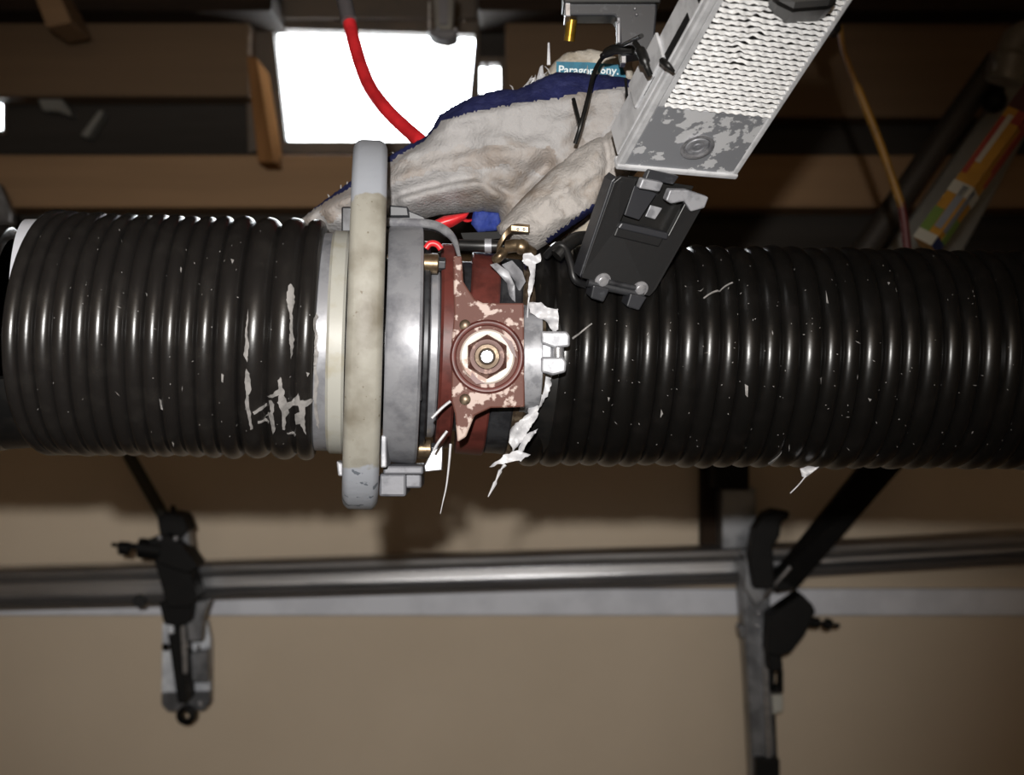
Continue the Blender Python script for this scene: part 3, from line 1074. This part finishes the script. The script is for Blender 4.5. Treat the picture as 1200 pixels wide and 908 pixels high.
text('Paragom', 654, 86, 13.4, LD - 0.0005, math.radians(2), lab, M_letter, bold=0.00012)
text('6ny.', 703, 86, 13.4, LD - 0.0005, math.radians(4), lab, M_letter, bold=0.00012)
# frayed threads along the top of the glove
mb = MB()
for k in range(90):
    i = random.randrange(len(go))
    p = go[i]
    if 610 < p.x < 650 or random.random() < 0.35:
        if p.y < line_y(p.x):
            l = random.uniform(3, 12) if p.x > 600 else random.uniform(2, 5)
            a = random.uniform(-1.2, 0.6)
            d0 = gdepth(p.x, p.y)
            mb.tube([U(p.x, p.y + 2, d0), U(p.x + math.sin(a) * l * 0.6, p.y - math.cos(a) * l * 0.6, d0), U(p.x + math.sin(a * 1.4) * l, p.y - math.cos(a) * l, d0)], [0.0005, 0.0004, 0.0002], 5)
tag(mb.build('frayed_threads', M_knit, glove), kind='stuff')
for pgn in ([(628, 95), (633, 78), (636, 76), (637, 86), (642, 92), (634, 92)], [(641, 76), (642, 50), (644, 50), (645, 76)], [(612, 103), (622, 92), (628, 90), (624, 99)]):
    V_, F_, _ = cloth([Vector(p) for p in pgn], 3, lambda x, y: 0.91, 0.001, 3)
    link_mesh('fabric_tatter', V_, F_, M_film, glove)

# ------------------------------------------------------------------ red cable behind the glove
rc = arc_px([(396, -40, 1.12), (404, 0, 1.1), (415, 50, 1.08), (430, 95, 1.05), (450, 125, 1.02), (475, 150, 1.0), (500, 172, 0.98), (540, 215, 0.965), (548, 252, 0.93)], 1.0, 8)
red = MB().tube(rc, 8.2 * 1.05 / F, 20).build('red_cable', M_red, smooth=60)
tag(red, 'thick red rubber cable curving in front of the bright window', 'cable')
MB().tube(arc_px([(399, -20, 1.11), (404, 2, 1.1), (409, 25, 1.088)], 1.1, 5), 9.2 * 1.1 / F, 20).build('grey_tape', M_greyband, red, smooth=60)
V_, F_, _ = cloth([Vector(p) for p in [(498, 264), (520, 253), (550, 249), (545, 257), (530, 266), (510, 272)]], 3.5, lambda x, y: 0.868, 0.006, 8)
o = link_mesh('red_rag', V_, F_, M_red, smooth=180)
tag(o, 'scrap of bright red sheet between the glove and the bent lever', 'scrap')

# ------------------------------------------------------------------ grille box
e1 = (U(862, 206, 0.825) - U(724, 194, 0.80))
BL = U(724, 194, 0.80)
a1_ = e1.normalized()
e2 = U(805, 0, 0.70) - BL
a2_ = (e2 - a1_ * e2.dot(a1_)).normalized()
a3_ = a1_.cross(a2_).normalized()          # outward or inward
if a3_.y < 0:
    a3_ = -a3_                              # points away from the camera
Wb = e1.length
LB = e2.length
b8 = 0.80 / F
Hb = 52 * b8


def B(u, v, w):
    """box frame: u along width, v up its length, w into its depth (metres)"""
    return BL + a1_ * u + a2_ * v + a3_ * w


gb = empty('grille_box', B(Wb / 2, 0, Hb / 2))
tag(gb, 'tilted silver box with a wavy metal grille on its face, upper right of the clamp', 'box')
LT = LB * 1.45


def bbox(name, u0, u1, v0, v1, w0, w1, m, parent=gb, bevel=0.0012):
    return MB().obox(B((u0 + u1) / 2, (v0 + v1) / 2, (w0 + w1) / 2), a1_ * (u1 - u0) / 2, a2_ * (v1 - v0) / 2, a3_ * (w1 - w0) / 2).build(name, m, parent, bevel=bevel)


bbox('housing', 0.0006, Wb - 0.0006, 0.0006, LT, 0.003, Hb, M_box)
g0u, g1u = Wb * 0.10, Wb * 0.965
g0v = (U(0, 132, 1) - U(0, 194, 1)).z * 0.80 / (a2_.z + 1e-9) * 0.88
bbox('bottom_lip', -0.001, Wb + 0.001, -0.002, 0.0018, -0.0015, 0.006, M_box, bevel=0.001)
bbox('edge_strip', -0.0008, g0u * 0.55, 0, LT, -0.0006, 0.004, M_box, bevel=0.001)
bbox('edge_strip', Wb - 0.003, Wb + 0.0004, 0, LT, -0.0006, 0.004, M_box, bevel=0.0008)
fp = bbox('face_plate', g0u * 0.55, Wb - 0.003, 0.001, g0v, 0.0, 0.004, M_box_chip, bevel=0.0004)
fp['label'] = 'grey face plate with flaking paint'
bbox('edge_strip', g0u * 0.55, g0u, g0v, LT, 0.0, 0.004, M_box, bevel=0.0004)
bbox('grille_backing', g0u, g1u + 0.002, g0v, LT, 0.0026, 0.0032, M_hole, bevel=0)
# grille: rows of wavy strands
rows = int((LT - g0v) / ((LB - g0v) / 20.5))
pv = (LB - g0v) / 20.5
cells = 12
mb = MB()
for r in range(rows):
    vc = g0v + pv * (r + 0.45)
    N = cells * 8
    vv, ff = [], []
    for i in range(N + 1):
        t = i / N
        u = g0u + (g1u - g0u) * t
        ph = math.pi * 2 * (t * cells + (0.5 if r % 2 else 0))
        hh = pv * (0.195 + 0.06 * math.cos(ph)) * (1 + 0.15 * noise.noise(Vector((u * 300, r * 3.1, 0))))
        mid = vc + pv * 0.10 * noise.noise(Vector((u * 200, r * 1.9, 4))) + pv * 0.07 * math.sin(ph * 0.5 + r)
        dn = 0.003 * math.exp(-((u - (Wb * 0.42 + 0.004 * math.sin(r * 1.3))) / 0.0035) ** 2) if r > 9 else 0
        w = -0.0002 + dn * 0.5 - 0.0003 * math.cos(ph)
        vv += [B(u, mid - hh, w + 0.0003), B(u, mid - hh * 0.75, w - 0.0008), B(u, mid + hh, w + 0.0010), B(u, mid, w + 0.0014)]
    for i in range(N):
        for k in range(4):
            ff.append((i * 4 + k, i * 4 + (k + 1) % 4, i * 4 + 4 + (k + 1) % 4, i * 4 + 4 + k))
    mb.add(vv, ff)
tag(mb.build('grille_strands', M_strand, gb, smooth=60), kind='stuff')
# recessed screw on the face plate
sc_c = B(Wb * 0.535, g0v * 0.44, 0)
frS = (sc_c, -a3_, a2_, a1_)
sk = MB().lathe([(0, 18.5), (1.5, 20.5), (2.5, 20.5), (2.8, 17), (1.6, 15), (0, 14.5)], frS, b8, 48).build('screw', M_chrome, gb, smooth=35)
MB().lathe([(0, 0.05), (1.6, 0.05), (1.8, 4), (0.8, 5), (0.8, 8), (1.6, 9), (1.8, 13), (0, 14.5)], frS, b8, 48).build('screw_head', M_silver, sk, smooth=35)
# left side: pale plates with slots, cable tie
sd = bbox('side_panel', -0.0012, 0.001, 0.004, LB * 1.3, 0.004, Hb - 0.001, M_box, bevel=0.0006)
sd['label'] = 'bright bare side panel with dark slots'
for v0, v1, w0, w1 in ((0.38, 0.50, 0.35, 0.6), (0.62, 0.86, 0.2, 0.42), (0.95, 1.02, 0.2, 0.5)):
    bbox('slot', -0.0016, 0.0, LB * v0, LB * v1, Hb * w0, Hb * w1, M_hole, sd, 0.0003)
bbox('side_flap', -0.003, -0.0012, LB * 0.30, LB * 0.62, Hb * 0.35, Hb * 1.05, M_box, bevel=0.0005)
tie = MB().tube(arc_px([(744, 50, 0.752), (752, 62, 0.745), (757, 76, 0.742), (762, 88, 0.744)], 0.75, 5), [0.0016] * 4 + [0.0028] * 6 + [0.0016] * 6, 10)
tie.build('cable_tie', M_black, gb, smooth=50)
MB().tube(arc_px([(776, 71, 0.737), (782, 76, 0.732), (790, 84, 0.733)], 0.735, 5), [0.0018, 0.0018, 0.0018, 0.0018, 0.0017, 0.0017, 0.0016, 0.0015, 0.0013, 0.001, 0.0008], 8).build('tie_tail', M_black, gb, smooth=50)
MB().tube(arc_px([(733, 92, 0.80), (735, 115, 0.795), (737, 134, 0.79)], 0.79, 5), 0.0008, 8).build('black_wire', M_black, gb)
# rear lug at the lower right corner and hinge tabs
bbox('rear_lug', Wb * 0.75, Wb + 0.004, -0.0045, 0.010, 0.006, 0.012, M_box)
bbox('hinge_leaf', Wb * 0.42, Wb * 0.68, -0.0045, 0.0, 0.001, 0.008, M_box, bevel=0.0006)
MB().pp([(900, -25), (945, -20), (985, -10), (980, 8), (930, 12), (905, 0)], 0.70, 0.03).build('black_cap', M_black, gb, bevel=0.004)

# ------------------------------------------------------------------ dark bracket between the box and the right hose
br = empty('mounting_bracket', U(720, 340, 0.835))
tag(br, 'dark coated bracket plate between the grille box and the right hose', 'bracket')
TLb, TRb, BRb, BLb = U(722, 206, 0.797), U(834, 224, 0.815), U(764, 348, 0.823), U(679, 329, 0.812)
nb = (TRb - TLb).cross(BLb - TLb).normalized()
if nb.y < 0:
    nb = -nb


def Q(a, b, w=0):
    """plate frame: a across 0..1, b down 0..1, w metres behind"""
    return TLb.lerp(TRb, a).lerp(BLb.lerp(BRb, a), b) + nb * w


def qprism(pts, w0, w1):
    return MB().prism([Q(a, b, w0) for a, b in pts], nb * (w1 - w0))


# plate with a window cut in its upper half: built as four pieces around the opening
mb = MB()
mb.prism([Q(a, b, 0) for a, b in [(0, 0.06), (0.05, 0), (0.22, 0), (0.22, 0.44), (0.80, 0.44), (0.80, 0.1), (1, 0.12), (1, 0.93), (0.97, 1), (0.02, 0.97), (0, 0.93)]], nb * 0.004)
mb.build('plate', M_dark_plate, br, bevel=0.0005)
qprism([(0.18, 0.0), (0.86, 0.0), (0.86, 0.5), (0.18, 0.5)], 0.0075, 0.009).build('pocket_floor', M_black, br)
qprism([(0.22, 0.40), (0.78, 0.42), (0.80, 0.48), (0.20, 0.46)], -0.002, 0.004).build('pocket_lip', M_dark_grey, br, bevel=0.0008)
qprism([(0.20, 0.44), (0.76, 0.46), (0.76, 0.56), (0.20, 0.54)], -0.001, 0.002).build('pocket_step', M_dark_plate, br, bevel=0.0008)
qprism([(0.22, 0.06), (0.48, 0.1), (0.42, 0.36), (0.24, 0.34)], 0.001, 0.004).build('inner_tab', M_dark_grey, br, bevel=0.0005)
qprism([(0.50, 0.22), (0.64, 0.23), (0.62, 0.34), (0.50, 0.33)], 0.005, 0.006).build('bare_tab', M_silver, br, bevel=0.0004)
qprism([(-0.035, 0.05), (0.0, 0.0), (0.0, 0.97), (-0.03, 0.95)], -0.001, 0.012).build('side_flange', M_dark_grey, br, bevel=0.0006)
qprism([(0.24, -0.02), (0.46, -0.015), (0.46, 0.07), (0.24, 0.07)], -0.004, 0.002).build('pale_tab', M_silver, br, bevel=0.0008)
qprism([(0.30, -0.10), (0.62, -0.08), (0.60, 0.0), (0.30, -0.01)], 0.001, 0.006).build('hinge_strap', M_dark_grey, br, bevel=0.0006)
lug = [(0.56, 0.04), (0.74, 0.02), (0.98, 0.05), (1.0, 0.15), (0.88, 0.2), (0.76, 0.12), (0.64, 0.16), (0.57, 0.14)]
qprism(lug, -0.003, 0.003).build('pale_lug', M_silver, br, bevel=0.0008)
for i, a in enumerate((0.29, 0.80)):
    c = Q(a, 0.955, 0)
    fb = (c, -nb, (BLb - TLb).normalized(), (TRb - TLb).normalized())
    MB().lathe([(0, 0.05), (4, 0.05), (4.4, 4), (3.6, 6), (2, 6.5), (1.6, 9.5), (0, 10)], fb, b8, 28).build('bolt_head', M_chrome, br, smooth=40)
    qprism([(a - 0.13, 1.0), (a + 0.1, 1.0), (a + 0.09, 1.13), (a - 0.1, 1.12)], -0.004, 0.006).build('clip_foot', M_dark_grey, br, bevel=0.0008)
MB().tube([Q(0.12, 1.0, 0.001), Q(0.88, 1.0, 0.001)], 0.0026, 14).build('hinge_rod', M_steel_d, br, smooth=50)
MB().tube([Q(0.36, 0.95, -0.001), Q(0.72, 0.95, -0.001)], 0.0016, 12).build('hinge_bar', M_steel_d, br, smooth=50)
st = arc_px([(640, 300, 0.835), (648, 292, 0.83), (656, 287, 0.827), (663, 292, 0.826), (669, 310, 0.823), (674, 328, 0.822), (690, 335, 0.828)], 0.83, 7)
MB().tube(st, 0.0022, 10).build('wire_loop', M_dark_plate, br, smooth=60)
MB().tube(arc_px([(652, 300, 0.827), (662, 290, 0.829), (675, 280, 0.835), (690, 278, 0.84)], 0.83, 6), 0.004, 12).build('rubber_sleeve', M_black, br, smooth=60)

# ------------------------------------------------------------------ support arm and wires above the glove
sa = empty('support_arm', U(700, 30, 0.86))
tag(sa, 'dark grey angled support arm behind the grille box at the top edge', 'arm')
MB().pp([(666, -40), (770, -40), (770, 14), (766, 60), (728, 66), (724, 24), (720, 18), (666, 18)], 0.85, 0.02).build('arm_plate', M_dark_grey, sa, bevel=0.0012)
MB().bxp(662, -40, 669, 19, 0.848, 0.022).build('end_highlight', M_chrome, sa, bevel=0.0006)  # bright strip standing in for the highlight on the arm's left end
MB().bxp(728, 58, 734, 74, 0.851, 0.012).build('pin', M_chrome, sa, bevel=0.0005)
MB().bxp(660, -45, 775, 3, 0.846, 0.03).build('arm_cover', M_black, sa, bevel=0.001)
MB().bxp(723, 20, 727, 50, 0.849, 0.01).build('edge_strip', M_steel, sa, bevel=0.0005)
MB().cyl(U(671, 16, 0.862), U(667, 48, 0.866), 6.5 * 0.86 / F, 20).build('gold_sleeve', M_gold, sa, smooth=40)
for x, y in ((744, 10), (746, 17), (681, 0), (724, 26)):
    MB().ball(U(x, y, 0.849), 0.0009, 8).build('rivet', M_chrome, sa, smooth=60)
wr = MB().tube(arc_px([(752, 42, 0.80), (736, 50, 0.83), (720, 57, 0.86), (706, 68, 0.868), (696, 86, 0.858), (689, 115, 0.842), (681, 145, 0.835), (674, 168, 0.838)], 0.85, 8), 0.0013, 10)
o = wr.build('black_wire', M_black, smooth=60)
tag(o, 'thin black wire crossing the navy part of the glove', 'wire')
MB().tube(arc_px([(672, 116, 0.846), (676, 132, 0.84), (680, 148, 0.836)], 0.84, 5), 0.0012, 8).build('wire_branch', M_black, o, smooth=60)
MB().tube(arc_px([(706, 66, 0.862), (720, 58, 0.852), (742, 58, 0.846)], 0.855, 6), [0.002, 0.002, 0.0026, 0.003, 0.003, 0.003, 0.003, 0.003, 0.003, 0.003, 0.0025, 0.0025, 0.0025], 10).build('wire_sleeve', M_black, o, smooth=60)

# ------------------------------------------------------------------ background: rail across the plaster wall
RD = 1.90


def rail(x0, y0, x1, y1, h, label):
    """C-channel between two pixel points (top edge), h pixels high"""
    p0, p1 = U(x0, y0, RD), U(x1, y1, RD)
    k = RD / F
    prof = [(0.05, 0), (0.0, 0), (-0.006, -3), (-0.008, -8), (-0.006, -14), (0.002, -17), (0.02, -18), (0.02, -h + 13), (0.004, -h + 12), (-0.004, -h + 9), (-0.007, -h + 5), (-0.004, -h + 1), (0.0, -h), (0.05, -h)]
    a = [p0 + Vector((0, d, z * k)) for d, z in prof]
    b = [p1 + Vector((0, d, z * k)) for d, z in prof]
    n_ = len(prof)
    o_ = MB().add(a + b, [tuple(range(n_)), tuple(range(2 * n_ - 1, n_ - 1, -1))] + [(i, i + n_, (i + 1) % n_ + n_, (i + 1) % n_) for i in range(n_)]).build('wall_rail', M_galv, smooth=30)
    return tag(o_, label, 'rail')


rail(-160, 671, 196, 662, 47, 'galvanised channel rail left of the hanging clamp')
rail(200, 661, 876, 641, 42, 'long galvanised channel rail between the two black brackets')
rail(905, 641, 1420, 612, 36, 'galvanised channel rail right of the upright post')

# left bracket hanging on the rail
lb = empty('rail_bracket', U(208, 850, 1.86))
tag(lb, 'black knobbed bracket hanging on the left of the rail with a white plate below', 'bracket')


def k_(d):
    return d / F


MB().pp([(180, 655), (216, 650), (232, 700), (222, 712), (196, 712)], 1.84, 0.05).build('bracket_body', M_blackbg, lb, bevel=0.0015)
MB().pp([(172, 632), (196, 626), (214, 640), (232, 664), (220, 672), (186, 660)], 1.82, 0.05).build('bracket_arm', M_blackbg, lb, bevel=0.0015)
MB().cyl(U(152, 640, 1.83), U(166, 641, 1.83), 4 * k_(1.83), 18).build('knob', M_blackbg, lb, smooth=40)
MB().cyl(U(163, 642, 1.83), U(190, 645, 1.83), 12 * k_(1.83), 18).build('knob', M_blackbg, lb, smooth=40)
MB().cyl(U(131, 638, 1.83), U(156, 640, 1.83), 2.6 * k_(1.83), 12).build('screw_shank', M_blackbg, lb, smooth=40)
MB().cyl(U(140, 642, 1.83), U(152, 643, 1.83), 8 * k_(1.83), 14).build('knob', M_blackbg, lb, smooth=40)
MB().pp([(184, 606), (194, 600), (214, 604), (220, 622), (208, 636), (188, 634)], 1.84, 0.05).build('upper_clamp', M_blackbg, lb, bevel=0.0015)
MB().cyl(U(202, 606, 1.85), U(203, 592, 1.85), 3 * k_(1.85), 10).build('screw_shank', M_blackbg, lb, smooth=40)
MB().pp([(208, 628), (220, 622), (224, 650), (214, 650)], 1.85, 0.03).build('steel_cheek', M_galv2, lb, bevel=0.002)
for x, y in ((187, 630), (206, 631)):
    MB().ball(U(x, y, 1.815), 3.2 * k_(1.815), 8).build('bolt_head', M_chrome, lb, smooth=60)
MB().cyl(U(163, 704, 1.84), U(163, 704, 1.9), 8 * k_(1.84), 16).build('lower_knob', M_blackbg, lb, smooth=40)
MB().pp([(186, 706), (228, 700), (224, 728), (210, 735), (192, 731)], 1.85, 0.04).build('lower_body', M_blackbg, lb, bevel=0.0015)
MB().pp([(222, 706), (246, 702), (238, 725), (236, 752), (220, 752), (218, 730)], 1.87, 0.02).build('steel_cheek', M_galv2, lb, bevel=0.002)
MB().pp([(190, 730), (242, 728), (246, 750), (246, 822), (238, 831), (196, 832), (189, 824)], 1.93, 0.015).build('white_plate', M_whiteplate, lb, bevel=0.0015)
MB().pp([(189, 812), (246, 810), (246, 824), (238, 833), (196, 834), (189, 826)], 1.925, 0.012).build('plate_foot', M_galv2, lb, bevel=0.0015)
MB().pp([(194, 728), (214, 732), (219, 824), (208, 824)], 1.87, 0.05).build('black_tongue', M_blackbg, lb, bevel=0.002)
MB().pp([(211, 732), (217, 732), (218, 790), (214, 790)], 1.865, 0.01).build('bright_strip', M_galv, lb, bevel=0.001)
MB().pp([(196, 731), (203, 732), (203, 742), (197, 742)], 1.863, 0.01).build('bright_tab', M_whiteplate, lb)
for x, y in ((222, 757), (232, 758), (221, 790), (234, 824)):
    MB().ball(U(x, y, 1.905), 3 * k_(1.9), 8).build('bolt_head', M_chrome, lb, smooth=60)
MB().pp([(222, 765), (243, 762), (244, 800), (222, 800)], 1.91, 0.02).build('steel_cheek', M_galv2, lb, bevel=0.002)
MB().ball(U(194, 758, 1.9), 4.5 * k_(1.9), 8).build('side_knob', M_blackbg, lb, smooth=60)
fr_ = (U(218, 838, 1.90), Vector((0, -1, 0)), Vector((0, 0, -1)), Vector((1, 0, 0)))
MB().lathe([(-6, 4.5), (4, 4.5), (6, 7), (4, 11), (-6, 11.5)], fr_, k_(1.9), 28).build('eye_ring', M_blackbg, lb, smooth=40)
o = MB().tube([U(140, 500, 1.88), U(152, 535, 1.88), U(196, 612, 1.87)], 7.5 * k_(1.88), 14).build('hanger_rod', mat('green_rod', (44, 44, 36), 0.6), smooth=50)
tag(o, 'thin dark rod from the left hose down to the left rail bracket', 'rod')

# right post with bracket and brace
rp = empty('rail_post', U(893, 1100, 1.86))
tag(rp, 'galvanised upright post hanging below the rail at the right', 'post')
MB().pp([(866, 655), (902, 660), (904, 800), (912, 960), (884, 960), (876, 800)], 1.86, 0.04).build('post_web', M_galv2, rp, bevel=0.002)
MB().pp([(893, 740), (900, 740), (906, 960), (900, 960)], 1.852, 0.012).build('bright_lip', M_galv, rp, bevel=0.001)
MB().pp([(902, 812), (908, 812), (914, 960), (908, 960)], 1.87, 0.03).build('dark_lip', M_blackbg, rp, bevel=0.001)
MB().pp([(866, 735), (882, 728), (882, 750), (868, 748)], 1.865, 0.03).build('side_lug', M_galv2, rp, bevel=0.002)
for x, y in ((889, 718), (888, 733), (886, 705)):
    MB().ball(U(x, y, 1.855), 3.4 * k_(1.86), 8).build('bolt_head', M_chrome, rp, smooth=60)
MB().bxp(886, 890, 914, 960, 1.84, 0.05).build('foot_clamp', M_blackbg, rp, bevel=0.0015)
pu = MB().bxp(846, 572, 886, 648, 1.9, 0.05).build('upper_post', M_galv2, bevel=0.0015)
tag(pu, 'short grey post above the rail under the right hose', 'post')
MB().bxp(838, 530, 878, 574, 1.88, 0.06).build('black_cap', M_blackbg, pu, bevel=0.0015)
o = MB().bxp(822, 530, 844, 640, 1.95, 0.03).build('dark_batten', M_beam, bevel=0.0015)
tag(o, 'dark timber batten left of the short grey post', 'batten')
rb = empty('post_bracket', U(900, 820, 1.84))
tag(rb, 'black clamp bracket with a side screw, fixed to the upright post', 'bracket')
MB().pp([(878, 655), (884, 620), (896, 602), (908, 597), (926, 600), (924, 608), (916, 612), (914, 628), (906, 640), (908, 690), (884, 690)], 1.82, 0.035).build('upper_jaw', M_blackbg, rb, bevel=0.0015)
MB().pp([(902, 722), (928, 704), (940, 696), (952, 708), (956, 716), (944, 744), (928, 764), (914, 770), (900, 766)], 1.81, 0.045).build('lower_jaw', M_blackbg, rb, bevel=0.0015)
MB().pp([(900, 764), (916, 764), (918, 786), (902, 788)], 1.82, 0.035).build('jaw_foot', M_blackbg, rb, bevel=0.002)
MB().pp([(904, 786), (908, 786), (908, 808), (904, 808)], 1.84, 0.02).build('slot_side', M_blackbg, rb)
MB().pp([(914, 786), (918, 786), (918, 808), (914, 808)], 1.84, 0.02).build('slot_side', M_blackbg, rb)
MB().pp([(904, 804), (918, 804), (918, 812), (904, 812)], 1.84, 0.02).build('slot_end', M_blackbg, rb)
MB().pp([(904, 814), (918, 814), (918, 834), (906, 838)], 1.86, 0.02).build('pale_end', M_cream, rb, bevel=0.002)
MB().cyl(U(944, 728, 1.84), U(984, 733, 1.84), 2.6 * k_(1.84), 10).build('screw_shank', M_blackbg, rb, smooth=40)
MB().cyl(U(946, 728, 1.84), U(960, 730, 1.84), 6 * k_(1.84), 14).build('screw_nut', M_blackbg, rb, smooth=40)
MB().cyl(U(966, 730, 1.84), U(974, 732, 1.84), 6.5 * k_(1.84), 14).build('screw_nut', M_blackbg, rb, smooth=40)
MB().tube([U(896, 700, 1.83), U(904, 690, 1.825), U(926, 664, 1.82)], 3 * k_(1.83), 10).build('steel_wire', M_galv, rb, smooth=40)
MB().pp([(872, 650), (888, 642), (898, 700), (886, 712), (872, 690)], 1.845, 0.03).build('steel_cheek', M_galv2, rb, bevel=0.002)
o = MB().prism([U(1030, 520, 1.78), U(1082, 520, 1.78), U(934, 690, 1.86), U(910, 694, 1.86), U(906, 676, 1.86)], (0, 0.02, 0)).build('diagonal_brace', M_blackbg, bevel=0.0015)
tag(o, 'dark diagonal brace rising from the upright post to the right hose', 'brace')

# ------------------------------------------------------------------ background, upper right
yp = MB().tube(arc_px([(984, 30), (989, 60), (1006, 105), (1030, 165), (1052, 228), (1057, 243)], 1.4, 6), [3.2 * k_(1.4)] * 12 + [5 * k_(1.4)] * 19, 14)
o = yp.build('yellow_pole', M_yellow, smooth=50)
tag(o, 'thin yellow pole slanting down behind the right hose', 'pole')
MB().tube(arc_px([(1056, 238), (1060, 262), (1064, 300)], 1.4, 6), 5 * k_(1.4), 14).build('maroon_end', M_maroon, o, smooth=50)
o = gp = MB().tube([U(1170, 70, 1.75), U(1100, 168, 1.75), U(1005, 305, 1.75)], 15 * k_(1.75), 20).build('grey_pole', M_rod, smooth=50)
tag(o, 'thick dark grey pole slanting behind the yellow pole', 'pole')
o = MB().prism([U(1195, 75, 1.8), U(1240, 90, 1.8), U(1120, 310, 1.8), U(1030, 310, 1.8)], (0, 0.02, 0)).build('grey_sheet', M_greypanel, bevel=0.002)
tag(o, 'flat grey sheet between the dark pole and the printed yellow carton', 'sheet')
# printed carton: long square tube, two faces in view
c0, c1 = U(1084, 288, 1.3), U(1216, 106, 1.3)
ax = (c1 - c0)
axn = ax.normalized()
pr_ = Vector((axn.z, 0, -axn.x))            # to the lower right, square to the axis
fA = (pr_ * 0.80 - Vector((0, 1, 0)) * 0.6).normalized()
bA = axn.cross(fA).normalized()
wd = 26 * k_(1.3)
ct = MB().obox((c0 + c1) / 2 + axn * 0.02, ax / 2 + axn * 0.02, fA * wd * 0.5, bA * wd * 0.5).build('printed_carton', mat('carton_yellow', (150, 106, 28), 0.6, 0, (138, 96, 24), 30), bevel=0.0006)
tag(ct, 'long yellow printed carton with red, blue and green bands, upper right', 'carton')
side = bA if bA.y < 0 else -bA
fs_ = fA if fA.y < 0 else -fA
Lx = ax.length


def patch(t0, t1, q0, q1, face, across, m, name='printed_patch'):
    """flat print on one long face: t along the axis 0..1, q across -1..1"""
    c = c0 + axn * Lx * (t0 + t1) / 2 + face * (wd * 0.5 + 0.0004) + across * wd * 0.5 * (q0 + q1) / 2
    return MB().obox(c, axn * Lx * (t1 - t0) / 2, across * wd * 0.5 * (q1 - q0) / 2, face * 0.0003).build(name, m, ct)


M_pw = mat('print_white', (150, 145, 132), 0.6)
M_pb = mat('print_blue', (22, 34, 70), 0.5)
M_pg = mat('print_green', (84, 104, 42), 0.6)
M_pr = mat('print_red', (124, 44, 34), 0.6)
M_pgr = mat('print_grey', (104, 106, 110), 0.6)
M_pp = mat('print_maroon', (60, 28, 30), 0.6)
for face, across in ((side, fs_), (fs_, side)):
    patch(0.0, 0.06, -1, 1, face, across, M_pw if face is side else M_pb)
    patch(0.06, 0.2, -1, 0.0, face, across, M_pg)
    patch(0.1, 0.36, 0.1, 0.8, face, across, M_pgr)
    patch(0.3, 0.37, -1, 1, face, across, M_pw)
    patch(0.42, 0.78, -0.9, -0.4, face, across, M_pr)
    patch(0.5, 0.8, -0.4, 0.1, face, across, M_pw if face is side else M_pr)
    patch(0.84, 1.0, -1, 1, face, across, M_pp)
    patch(0.76, 0.84, 0.2, 1, face, across, M_pr)
MB().ball(U(1165, 118, 1.72), 15 * k_(1.72), 12).build('black_knob', M_blackbg, gp, smooth=60)
MB().cyl(U(1165, 118, 1.72), U(1172, 92, 1.74), 9 * k_(1.72), 14).build('knob_stem', M_blackbg, gp, smooth=40)
o = MB().tube(arc_px([(1176, 96, 1.55), (1182, 76, 1.55), (1186, 56, 1.55), (1196, 42, 1.55), (1220, 36, 1.55)], 1.55, 6), [22 * k_(1.55)] * 10 + [16 * k_(1.55)] * 15, 16).build('pipe_fitting', M_clear, smooth=60)
tag(o, 'pale plastic pipe fitting at the upper right edge', 'fitting')
MB().cyl(U(1160, 80, 1.55), U(1195, 84, 1.55), 14 * k_(1.55), 16).build('fitting_collar', M_galv2, o, smooth=40)
o = MB().pp([(955, -60), (1000, -60), (996, 12), (984, 16), (988, 36), (978, 36), (970, 14), (955, 8)], 1.385, 0.03).build('black_clip', M_blackbg, bevel=0.003)
tag(o, 'small black clip hanging where the yellow pole starts', 'clip')

# ------------------------------------------------------------------ background, upper left and top
o = MB().prism([U(505, -30, 1.6), U(534, -30, 1.6), U(530, 36, 1.6), U(510, 36, 1.6)], (0, 0.03, 0)).build('hanging_clip', M_clear, bevel=0.002)
tag(o, 'small grey clip hanging over the top of the bright window', 'clip')
MB().pp([(514, -20), (524, -20), (525, 28), (515, 28)], 1.595, 0.006).build('clip_slot', M_greyband, o)
MB().pp([(500, 34), (536, 34), (535, 42), (524, 46), (512, 44), (503, 40)], 1.59, 0.04).build('clip_jaw', M_greyband, o, bevel=0.002)
for x, y in ((503, 36), (513, 34), (534, 35)):
    MB().ball(U(x, y, 1.585), 2.6 * k_(1.58), 8).build('clip_rivet', M_chrome, o, smooth=60)
MB().cyl(U(503, 2, 1.6), U(503, 40, 1.6), 1.4 * k_(1.6), 8).build('clip_wire', M_galv, o)
o = MB().pp([(42, 113), (70, 113), (84, 132), (82, 136), (66, 130), (50, 130)], 2.02, 0.03).build('plastic_offcut', M_greypanel, bevel=0.003)
tag(o, 'bent grey offcut stuck in the dark recess, upper left', 'offcut')
o = MB().pp([(116, 128), (122, 130), (102, 162), (93, 158)], 2.02, 0.03).build('plastic_offcut', M_greypanel, bevel=0.003)
tag(o, 'slanted grey splinter in the dark recess right of the bent offcut', 'offcut')
o = MB().pp([(-40, 205), (-2, 214), (14, 250), (14, 262), (-40, 262)], 1.9, 0.02).build('grey_flap', M_galv2, bevel=0.003)
tag(o, 'grey flap at the left edge above the far hose', 'flap')
